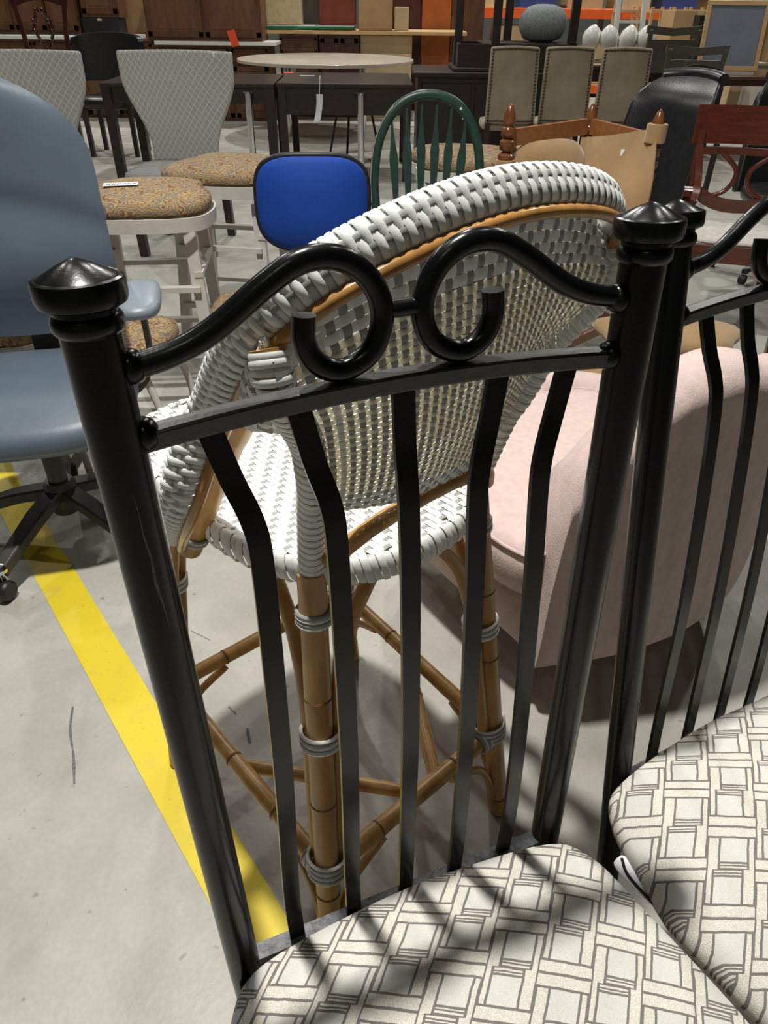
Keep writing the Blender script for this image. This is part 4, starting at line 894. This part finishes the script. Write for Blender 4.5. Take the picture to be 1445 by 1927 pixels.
# black round-backed chair
rb_ = thing('black_dining_chair', 'black rounded-back upholstered chair behind the grey flared-back chairs', 'chair', (-2.72, 8.1, 0), 0)
mb = MB(); mb.grid(lambda u, v: Vector((.31*sin((u-.5)*2.6)/sin(1.3), -.12*cos((u-.5)*2.6)*-1+.0, .62+(.40-.05*abs(u*2-1)**2.5)*v)), 18, 8, .06); o = mb.build('backrest', LEATHER, rb_, ang=80)
mb = MB(); mb.pillow(sup(.28, .26, 3, 32, 0, -.12), .42, .5, .03, n=5); mb.build('seat', LEATHER, rb_, ang=80)
for x in (-1, 1):
    for y in (-.3, .1):
        mb = MB(); mb.bar([(x*.22, y, .44), (x*.22, y, 0)], .04, .04); mb.build('leg', ESPR, rb_)
# ================================================================ DARK CABINET, UPTURNED TABLE AND POUF
dc = thing('black_sideboard', 'espresso sideboard carrying an upturned table, behind the green hoop-back chair', 'cabinet', (1.03, 7.95, 0), radians(0))
mb = MB(); mb.box((0, 0, .365), (1.52, .75, .73), bev=.004); mb.build('carcass', ESPR, dc, ang=30)
mb = MB(); mb.box((0, -.0, .75), (1.62, .84, .045), bev=.012); mb.build('top', ESPR, dc, ang=30)
for k in range(3):
    x = -.5+.5*k; mb = MB(); mb.box((x, -.38, .37), (.46, .022, .62), bev=.004); o = mb.build('door', ESPR, dc, ang=30); mb = MB(); mb.lathe([(0, .03), (.012, .025), (.006, 0)], (x+.17, -.39, .4), 10, (0, -1, 0)); mb.build('knob', CHROME, o)
ut = thing('upturned_table', 'black table turned upside down on the sideboard with its legs in the air', 'table', (1.13, 7.88, .775), radians(0))
mb = MB(); mb.box((0, 0, .015), (1.10, .66, .03), bev=.006); mb.build('tabletop', ESPR, ut, ang=30)
for x, y, dx, dy in ((0, -.30, 1.02, .02), (0, .30, 1.02, .02), (-.5, 0, .02, .6), (.5, 0, .02, .6)):
    mb = MB(); mb.box((x, y, .12), (dx, dy, .18), bev=.003); mb.build('apron', ESPR, ut, ang=30)
for x, y in ((-.18, -.29), (.50, -.29), (.0, .29), (-.49, .0)):
    mb = MB(); mb.bar([(x, y, .03), (x, y, .80)], .07, .06, wd=(1, 0, 0)); mb.build('leg', ESPR, ut, ang=30)
mb = MB(); mb.box((.13, 0, .205), (.85, .60, .02), bev=.003); mb.build('shelf', ESPR, ut, ang=30)
pp_ = PY(1018, 70, 7.9)
mb = MB(); prof = [(0, 0), (.10, .003), (.17, .03), (.205, .09), (.215, .15), (.20, .21), (.15, .262), (.07, .285), (0, .287)]
V = []; nlo = 72
for r_, z_ in prof:
    for k in range(nlo): a = 2*pi*k/nlo; r2 = r_*(1+.022*cos(a*24)); V.append((r2*cos(a), r2*sin(a), z_))
F_ = [(i*nlo+k, i*nlo+(k+1) % nlo, (i+1)*nlo+(k+1) % nlo, (i+1)*nlo+k) for i in range(len(prof)-1) for k in range(nlo)]
mb.add(V, F_); o = mb.build('knitted_pouf', POUF, None, ang=80); o.location = (pp_.x, 7.9, .992); tag(o, 'round grey knitted pouf sitting on the upturned black table', 'pouf')
# ================================================================ CHANDELIER ON A DARK TABLE
table('dark_console', 'dark console table carrying the chandelier with four white shades', (2.38, 8.35), 1.06, .7, .80, ESPR, ESPT, .1, .05)
ch_ = thing('chandelier', 'chrome chandelier with four frosted white tulip shades, behind the taupe chairs', 'lamp', (2.22, 8.25, .80))
mb = MB(); mb.lathe([(.09, 0), (.09, .012), (.02, .02), (.02, .10), (.035, .12), (0, .14)], (0, 0, 0), 16); mb.build('body', CHROME, ch_)
for k in range(4):
    x = -.27+.18*k; y = .03*(-1)**k
    mb = MB(); mb.tube(cr([(0, 0, .08), (x*.6, y, .03), (x, y, .05), (x, y, .09)], 5), .009, 8); a = mb.build('arm', CHROME, ch_)
    mb = MB(); P_ = [(.03, 0), (.045, .01), (.08, .06), (.098, .12), (.085, .17), (.05, .21), (.012, .235)]
    mb.lathe(P_, (x, y, .09), 5, (.12*(-1)**k, -.1, 1)); mb.build('glass_shade', GLASSW, ch_, ang=75)
    mb = MB(); mb.lathe([(.03, -.02), (.035, 0), (.02, .012)], (x, y, .09), 12); mb.build('shade_cup', CHROME, ch_)
mb = MB(); mb.box((0, 0, 0), (.25, .2, .004), bev=.001); q = mb.build('cardboard_sheet', CARDL, None, False); q.location = (1.99, 8.2, .802); tag(q, 'pale cardboard sheet on the dark console beside the chandelier', 'sheet')
# ================================================================ RESIN CHAIRS, SMALL DARK CHAIR, EASEL BOARD
def resin(label, loc, rz, tilt=0, w=.21, hb=.92):
    r = thing('resin_folding_chair', label, 'chair', loc, rz, 'dark taupe resin chairs')
    for s_ in (-1, 1):
        m_ = MB(); m_.bar([(s_*w, .22, 0), (s_*w*1.05, .12, .45), (s_*w*1.1, .02, hb)], .035, .03, wd=(1, 0, 0)); m_.build('back_leg', RESIN, r, ang=30)
        m_ = MB(); m_.bar([(s_*w*.92, -.22, 0), (s_*w*.95, .0, .40), (s_*w, .10, .55)], .03, .028, wd=(1, 0, 0)); m_.build('front_leg', RESIN, r, ang=30)
    m_ = MB(); m_.grid(lambda u, v: Vector(((u*2-1)*w*1.05, .075-.05*v+.02*(1-(u*2-1)**2), hb-.34+.26*v)), 8, 4, .012); m_.build('back_panel', RESIN, r)
    m_ = MB(); m_.grid(lambda u, v: Vector(((u*2-1)*w*1.22, .03+.02*(1-(u*2-1)**2), hb-.05+.06*v+.02*abs(u*2-1))), 8, 2, .03); m_.build('crest', RESIN, r)
    m_ = MB(); m_.box((0, -.04, .44), (w*1.85, .38, .03), bev=.01); m_.build('seat', RESIN, r, ang=30)
    return r
resin('dark taupe resin chair with notched crest, rearmost of the resin pair', (2.60, 7.75, 0), radians(8), hb=1.10)
resin('dark taupe resin chair in front of the other resin chair', (2.62, 7.15, 0), radians(-6), hb=.98)
sd_ = thing('small_dark_chair', 'small dark wood chair with carved lower rail, in front of the resin chairs', 'chair', (2.42, 6.5, 0), 0)
for s_ in (-1, 1):
    mb = MB(); mb.bar(cr([(s_*.14, .12, .0), (s_*.14, .03, .45), (s_*.145, -.0, .70), (s_*.15, .03, .88)], 4), .03, .026, wd=(1, 0, 0)); mb.build('back_post', ESPR, sd_)
    mb = MB(); mb.bar([(s_*.15, -.32, .44), (s_*.15, -.32, 0)], .035, .035); mb.build('front_leg', ESPR, sd_)
mb = MB(); mb.bar(cr([(-.15, .03, .86), (0, .045, .885), (.15, .03, .86)], 4), .05, .02, wd=(0, 0, 1)); mb.build('crest', ESPR, sd_)
mb = MB(); mb.bar([(-.14, .0, .66), (.14, .0, .66)], .05, .02, wd=(0, 0, 1)); mb.build('carved_rail', ESPR, sd_)
for k in range(5): mb = MB(); mb.lathe([(.02, 0), (.012, .008), (0, .01)], (-.1+.05*k, -.012, .66), 8, (0, -1, 0)); mb.build('carved_rosette', RESIN, sd_)
mb = MB(); mb.box((0, -.15, .45), (.34, .36, .04), bev=.01); mb.build('seat', ESPR, sd_)
tC = table('dark_dining_table', 'long dark mahogany table carrying the framed grey board', (4.12, 8.3), 2.24, .9, .74, mat('dark_mahogany', (.05, .015, .01), .3), mat('dark_mahogany_top', (.10, .05, .035), .2), .05, .06)
gb = thing('framed_board', 'grey chalkboard in a light oak frame leaning on the long dark table', 'board', (3.30, 8.15, .745), radians(-4))
mb = MB(); mb.box((0, .06, .29), (.50, .012, .52), Rx(radians(-10)), bev=.002); mb.build('board_panel', GBOARD, gb, ang=30)
for c, d_ in (((0, .105, .555), (.58, .03, .04)), ((0, .012, .035), (.58, .03, .04)), ((-.27, .06, .295), (.04, .03, .54)), ((.27, .06, .295), (.04, .03, .54))):
    mb = MB(); mb.box(c, d_, Rx(radians(-10)), bev=.003); mb.build('frame_rail', OAK, gb, ang=30)
# ================================================================ BOXES, RACKS AND CRATES FAR RIGHT
def carton(name, label, px0, px1, ytop, Y, zb, dep, mt, cat='box', grp=None):
    a = PY(px0, ytop, Y); b = PY(px1, ytop, Y); zt = a.z; w_ = b.x-a.x; r = thing(name, label, cat, ((a.x+b.x)/2, Y+dep/2, zb), 0, grp)
    m_ = MB(); m_.box((0, 0, (zt-zb)/2), (w_, dep, zt-zb), bev=.004); m_.build('body', mt, r, ang=30)
    if mt in (CARD, CARDL, FILE):
        m_ = MB(); m_.box((0, -dep/4-.001, zt-zb+.002), (w_*.99, dep/2-.004, .004), bev=.001); m_.build('flap', mt, r, ang=30)
        m_ = MB(); m_.box((0, dep/4+.001, zt-zb+.002), (w_*.99, dep/2-.004, .004), bev=.001); m_.build('flap', mt, r, ang=30)
    return r
table('long_work_table', 'plain grey work table holding boxes at the far right', (5.1, 10.6), 3.2, 1.0, .72, FILE, FILE, .05, .05)
def bx(name, label, x, y, z, w_, d_, h_, mt, cat='box', rz=0):
    r = thing(name, label, cat, (x, y, z), rz)
    m_ = MB(); m_.box((0, 0, h_/2), (w_, d_, h_), bev=.004); m_.build('body', mt, r, ang=30)
    for s_ in (-1, 1): m_ = MB(); m_.box((0, s_*d_/4, h_+.002), (w_*.99, d_/2-.006, .004), bev=.001); m_.build('flap', mt, r, ang=30)
    m_ = MB(); m_.box((0, -d_/2-.001, h_*.93), (w_*.12, .002, h_*.14), bev=.0004); m_.build('packing_tape', CARDL, r, ang=30)
    return r
bx('white_carton', 'tall white carton right of the framed grey board', 4.33, 10.6, .72, .46, .4, .62, WHT)
o = bx('cardboard_box', 'cardboard box with a blue label at the far right', 4.92, 10.5, .72, .62, .5, .50, CARD)
q = MB(); q.box((-.12, -.262, .36), (.07, .004, .16), bev=.001); q.build('blue_label', BLUEL, o)
bx('cardboard_box', 'wide cardboard box behind the framed grey board', 3.75, 10.7, .72, .62, .5, .50, CARD)
bx('cardboard_box', 'pale cardboard box standing behind the two far-right boxes', 5.15, 11.6, 0, .9, .5, 1.35, CARDL)
bx('grey_carton', 'grey-beige carton on the floor right of the dark mahogany table', 4.6, 9.5, 0, .8, .6, .60, FILE)
bx('grey_carton', 'grey-beige carton on the floor at the far right edge', 5.45, 9.45, 0, .8, .6, .62, FILE)
bx('tall_black_speaker', 'narrow black upright speaker among the far cardboard boxes', 3.62, 9.95, .0, .16, .2, 1.18, BLKPL, 'speaker')
rk = thing('pallet_rack', 'orange steel pallet rack with stored boxes at the back', 'shelving', (3.6, 14.2, 0))
for z in (.12, 1.14):
    mb = MB(); mb.box((0, -.5, z), (5.0, .05, .13), bev=.004); mb.build('beam', ORANGE, rk, ang=30)
    mb = MB(); mb.box((0, .5, z), (5.0, .05, .13), bev=.004); mb.build('beam', ORANGE, rk, ang=30)
    mb = MB(); mb.box((0, 0, z+.05), (4.9, .95, .02), bev=.004); mb.build('deck', CARDL, rk, ang=30)
for x in (-2.5, 0, 2.5):
    for y in (-.5, .5): mb = MB(); mb.box((x, y, 1.0), (.09, .07, 2.0), bev=.004); mb.build('upright', mat('grey_steel', (.25, .27, .28), .4, .5), rk, ang=30)
q = MB()
for k in range(9):
    w_ = random.uniform(.35, .5); bx('cardboard_box', ['brown', 'pale', 'grey', 'brown', 'pale', 'brown', 'pale', 'grey', 'brown'][k]+' carton, %s from the left on the lower deck of the orange rack' % ['leftmost', 'second', 'third', 'fourth', 'fifth', 'sixth', 'seventh', 'eighth', 'ninth'][k], 1.42+.52*k, 14.1, .19, w_, .6, random.uniform(.45, .8), [CARD, CARDL, FILE][k % 3])['group'] = 'cartons on the orange rack'
for k in range(6):
    bx('cardboard_box', 'carton %s from the left on the upper deck of the orange rack' % ['first', 'second', 'third', 'fourth', 'fifth', 'sixth'][k], 1.6+.75*k, 14.1, 1.21, .55, .6, .4, [CARDL, mat('navy_box', (.03, .05, .2), .6), CARD][k % 3])['group'] = 'cartons on the orange rack'
for k in range(3):
    r = thing('oak_stool_frame', 'light oak stool frame %s in the far row' % ['nearest the white ladder', 'in the middle', 'nearest the cardboard boxes'][k], 'stool', (3.25+.42*k, 11.9, 0), radians(8*k), 'light oak stool frames')
    for x in (-1, 1):
        for y in (-1, 1): mb = MB(); mb.bar([(x*.16, y*.16, 0), (x*.13, y*.13, 1.25)], .035, .035); mb.build('leg', OAK, r)
    for z in (.25, .6, .9, 1.2):
        for a, b in (((-1, -1), (1, -1)), ((1, 1), (-1, 1)), ((-1, 1), (-1, -1)), ((1, -1), (1, 1))):
            mb = MB(); s_ = .155-.02*z; mb.bar([(a[0]*s_, a[1]*s_, z), (b[0]*s_, b[1]*s_, z)], .03, .02, wd=(0, 0, 1)); mb.build('rung', OAK, r)
ld = thing('white_ladder', 'white metal ladder leaning among the far furniture, above the chandelier', 'ladder', (2.68, 9.6, 0), radians(5))
for x in (-.15, .15): mb = MB(); mb.bar([(x, -.25, 0), (x+.03, .2, 1.6)], .05, .03, wd=(1, 0, 0)); mb.build('rail', WHT, ld)
for k in range(5): mb = MB(); mb.bar([(-.14, -.17+.08*k, .28*(k+1)), (.15, -.17+.08*k, .28*(k+1))], .03, .025, wd=(0, 1, 0)); mb.build('rung', WHT, ld)
# ================================================================ BACK ROW: CABINETS, COUNTERS AND BOARDS
def cabinet(label, x0, x1, y, z0, z1, dep=.6, doors=2, drawers=0, mt=CABW, mp=CABP, name='wood_cabinet', grp=None, handle=NAIL):
    r = thing(name, label, 'cabinet', ((x0+x1)/2, y+dep/2, z0), 0, grp); w_ = x1-x0; h_ = z1-z0
    m_ = MB(); m_.box((0, 0, h_/2), (w_, dep, h_), bev=.004); m_.build('carcass', mt, r, ang=30)
    zt = h_-.04
    def front(nm, cx, cz, fw, fh):
        m_ = MB(); yy = -dep/2-.008
        t_ = .055 if fh > .3 else .03
        for c, d_ in (((cx, yy, cz+fh/2-t_/2), (fw, .02, t_)), ((cx, yy, cz-fh/2+t_/2), (fw, .02, t_)), ((cx-fw/2+t_/2, yy, cz), (t_, .02, fh)), ((cx+fw/2-t_/2, yy, cz), (t_, .02, fh))): m_.box(c, d_, bev=.003)
        o_ = m_.build(nm, mt, r, ang=30)
        m_ = MB(); m_.box((cx, yy+.002, cz), (fw-2*t_+.004, .012, fh-2*t_+.004), bev=.004); m_.box((cx, yy-.002, cz), (fw-2*t_-.05, .014, fh-2*t_-.05 if fh > .2 else fh*.3), bev=.006); m_.build('raised_panel', mp, o_, ang=30)
        m_ = MB(); m_.tube(cr([(cx-.04, yy-.01, cz), (cx-.03, yy-.03, cz), (cx+.03, yy-.03, cz), (cx+.04, yy-.01, cz)], 4) if nm == 'drawer' else cr([(cx+fw/2-.03, yy-.01, cz-.04), (cx+fw/2-.03, yy-.03, cz-.03), (cx+fw/2-.03, yy-.03, cz+.03), (cx+fw/2-.03, yy-.01, cz+.04)], 4), .006, 8); m_.build('handle', handle, o_)
    if drawers:
        n = max(1, round(w_/.55)); dh = .16
        for k in range(n): front('drawer', -w_/2+w_*(k+.5)/n, zt-dh/2, w_/n-.03, dh)
        zt -= dh+.02
    if doors:
        for k in range(doors): front('door', -w_/2+w_*(k+.5)/doors, zt/2+.02, w_/doors-.03, zt-.04)
    return r
X = lambda px, Y: PY(px, 60, Y).x
cabinet('brown wood wall cabinet with two doors standing on the white slab, upper left', X(277, 10.4), X(493, 10.4), 10.4, .865, 1.75, .5, 2)
mb = MB(); mb.box((X(405, 10.4), 10.65, .845), (X(520, 10.3)-X(290, 10.3), .7, .038), bev=.004); tag(mb.build('white_slab', WHT, None, ang=30), 'white countertop slab under the brown two-door wall cabinet', 'countertop')
cabinet('brown base cabinet with drawers under the white slab', X(285, 10.5), X(505, 10.5), 10.42, 0, .825, .55, 3, 1)
cabinet('brown base cabinet with a brass drawer pull, left of the white slab', X(130, 10.5), X(278, 10.5), 10.6, 0, .86, .6, 2, 1)
cabinet('brown base cabinet at the left edge behind the carved chairs', X(-30, 10.5), X(128, 10.5), 10.6, 0, .86, .6, 2, 1)
mb = MB(); mb.box((X(105, 10.6), 10.85, .88), (X(245, 10.6)-X(-40, 10.6), .68, .04), bev=.004); tag(mb.build('white_countertop', WHT, None, ang=30), 'long white countertop across the far left base cabinets', 'countertop')
cabinet('brown wall cabinet resting on the white countertop at the far left', X(-30, 10.8), X(93, 10.8), 10.8, .905, 1.7, .4, 2)
cabinet('narrow brown wall cabinet on the white countertop beside the black box', X(95, 10.8), X(152, 10.8), 10.8, .905, 1.7, .4, 1)
bx('black_box', 'black box on the far white countertop under a brown cabinet door', X(190, 10.8), 11.0, .902, .46, .34, .17, BLKPL)
cabinet('small brown cabinet stacked on the black box at the far left', X(158, 10.8), X(228, 10.8), 10.85, 1.08, 1.7, .35, 1)
bx('cardboard_box', 'orange-brown cardboard box between the far brown cabinets', X(252, 11.2), 11.5, 0, .46, .4, 1.5, CARD)
# counter with green-edged board
cabinet('brown drawer cabinet with a small knob under the oak countertop', X(524, 10.9), X(597, 10.9), 10.9, 0, .93, .6, 1, 1)
cabinet('dark red cabinet under the middle of the oak countertop', X(600, 10.9), X(676, 10.9), 10.9, 0, .93, .6, 2, 0, DREDW, DREDW)
bx('cardboard_box', 'large pale cardboard box under the oak countertop', X(727, 10.9), 11.2, 0, X(776, 10.9)-X(678, 10.9), .55, .92, CARDL)
mb = MB(); mb.box((X(690, 10.9), 11.2, .953), (X(870, 10.9)-X(495, 10.9), .8, .04), bev=.004); tag(mb.build('oak_countertop', OAK, None, ang=30), 'long oak countertop laid across the far cabinets', 'countertop')
gbx = thing('green_edged_board', 'white laminate board with a green edge lying on the oak countertop', 'board', (X(581, 10.9), 11.15, .974))
mb = MB(); mb.box((0, 0, .022), (X(668, 10.9)-X(497, 10.9), .6, .03), bev=.003); mb.build('edge_band', GRNE, gbx, ang=30)
mb = MB(); mb.box((0, .004, .042), (X(668, 10.9)-X(497, 10.9), .59, .012), bev=.003); mb.build('laminate_top', WHT, gbx, ang=30)
def standing(name, label, a, b, y, z0, h_, mt, cat='panel', dep=.05):
    mb = MB(); mb.box((0, 0, h_/2), (X(b, y)-X(a, y), dep, h_), bev=.004)
    r = thing(name, label, cat, ((X(a, y)+X(b, y))/2, y, z0)); mb.build('sheet', mt, r, ang=30)
    mb = MB(); mb.box((0, -dep/2-.002, .03), (X(b, y)-X(a, y), .004, .05), bev=.001); mb.build('edge_strip', mt, r, ang=30); return r
standing('cream_cabinet', 'pale cream panel standing on the green-edged board', 494, 571, 11.1, 1.024, .7, mat('cream_board', (.66, .52, .30), .5), dep=.25)
standing('taupe_cabinet', 'narrow dark taupe panel between the cream and mahogany panels', 573, 603, 11.25, 1.024, .7, RESIN)
standing('mahogany_cabinet', 'red mahogany cabinet side standing on the green-edged board', 604, 670, 11.15, 1.024, .7, REDW, dep=.3)
standing('tall_cardboard_box', 'tall tan cardboard box on the oak countertop', 676, 738, 11.1, .974, .7, CARD, 'box', .35)
standing('small_cardboard_box', 'small upright tan carton beside the tall cardboard box', 742, 768, 10.98, .974, .25, CARDL, 'box', .18)
standing('dark_cabinet_side', 'very dark red cabinet side behind the upturned table legs', 738, 790, 11.9, 0, 1.8, DREDW, 'cabinet', .4)
standing('orange_wood_cabinet', 'orange stained wood cabinet behind the upturned table legs', 792, 845, 11.85, 0, 1.8, ORW, 'cabinet', .4)
standing('dark_brown_cabinet', 'dark brown cabinet beside the orange wood cabinet', 846, 906, 11.85, 0, 1.8, CABW, 'cabinet', .4)
# red tag hung on the flared chair
rt = MB(); rt.box((0, 0, 0), (.06, .003, .12), Ry(radians(-14)), bev=.001); o = rt.build('red_price_tag', REDT, None, ang=30); p = PY(438, 80, 10.25); o.location = (p.x, 10.297, .90); o.scale = (1.6, 1, 1.4); tag(o, 'bright red-orange price tag hanging on the white slab edge', 'tag')
# ================================================================ CARVED CHAIRS STACKED FAR LEFT
cc_ = thing('carved_dark_chair', 'dark carved chair with pierced glossy splat at the top left corner', 'chair', (-3.42, 8.3, 0), radians(6), 'carved dark chairs')
CARV = mat('carved_dark_wood', (.05, .015, .012), .18, 0, .3, 30)
for s_ in (-1, 1):
    mb = MB(); mb.bar(cr([(s_*.23, .25, 0), (s_*.21, .17, .45), (s_*.2, .2, .9), (s_*.24, .24, 1.25)], 5), .04, .035, wd=(1, 0, 0)); mb.build('back_post', CARV, cc_)
    mb = MB(); mb.bar(cr([(s_*.25, -.25, .44), (s_*.26, -.28, .2), (s_*.25, -.24, 0)], 4), .05, .05, wd=(1, 0, 0)); mb.build('front_leg', CARV, cc_)
    pz = [(s_*.05+s_*.035*sin(k*1.25), .205, .50+.085*k) for k in range(9)]
    mb = MB(); mb.tube(cr(pz, 5), .016, 8); mb.build('pierced_splat', CARV, cc_)
    for k in range(9): mb = MB(); mb.lathe([(.024, -.005), (.02, .012), (0, .022)], Vector(pz[k])+Vector((0, -.012, 0)), 8, (0, -1, .3)); mb.build('carved_boss', CARV, cc_)
mb = MB(); mb.bar(cr([(-.27, .24, 1.24), (0, .25, 1.30), (.27, .24, 1.24)], 5), .07, .03, wd=(0, 0, 1)); mb.build('crest', CARV, cc_)
mb = MB(); mb.pillow(sup(.26, .24, 4, 28, 0, -.02), .42, .48, .02, n=4); mb.build('seat', CARV, cc_)
dup(cc_, (-4.22, 8.35, 0), radians(-4), 'dark carved chair partly cut off by the left edge, far behind')
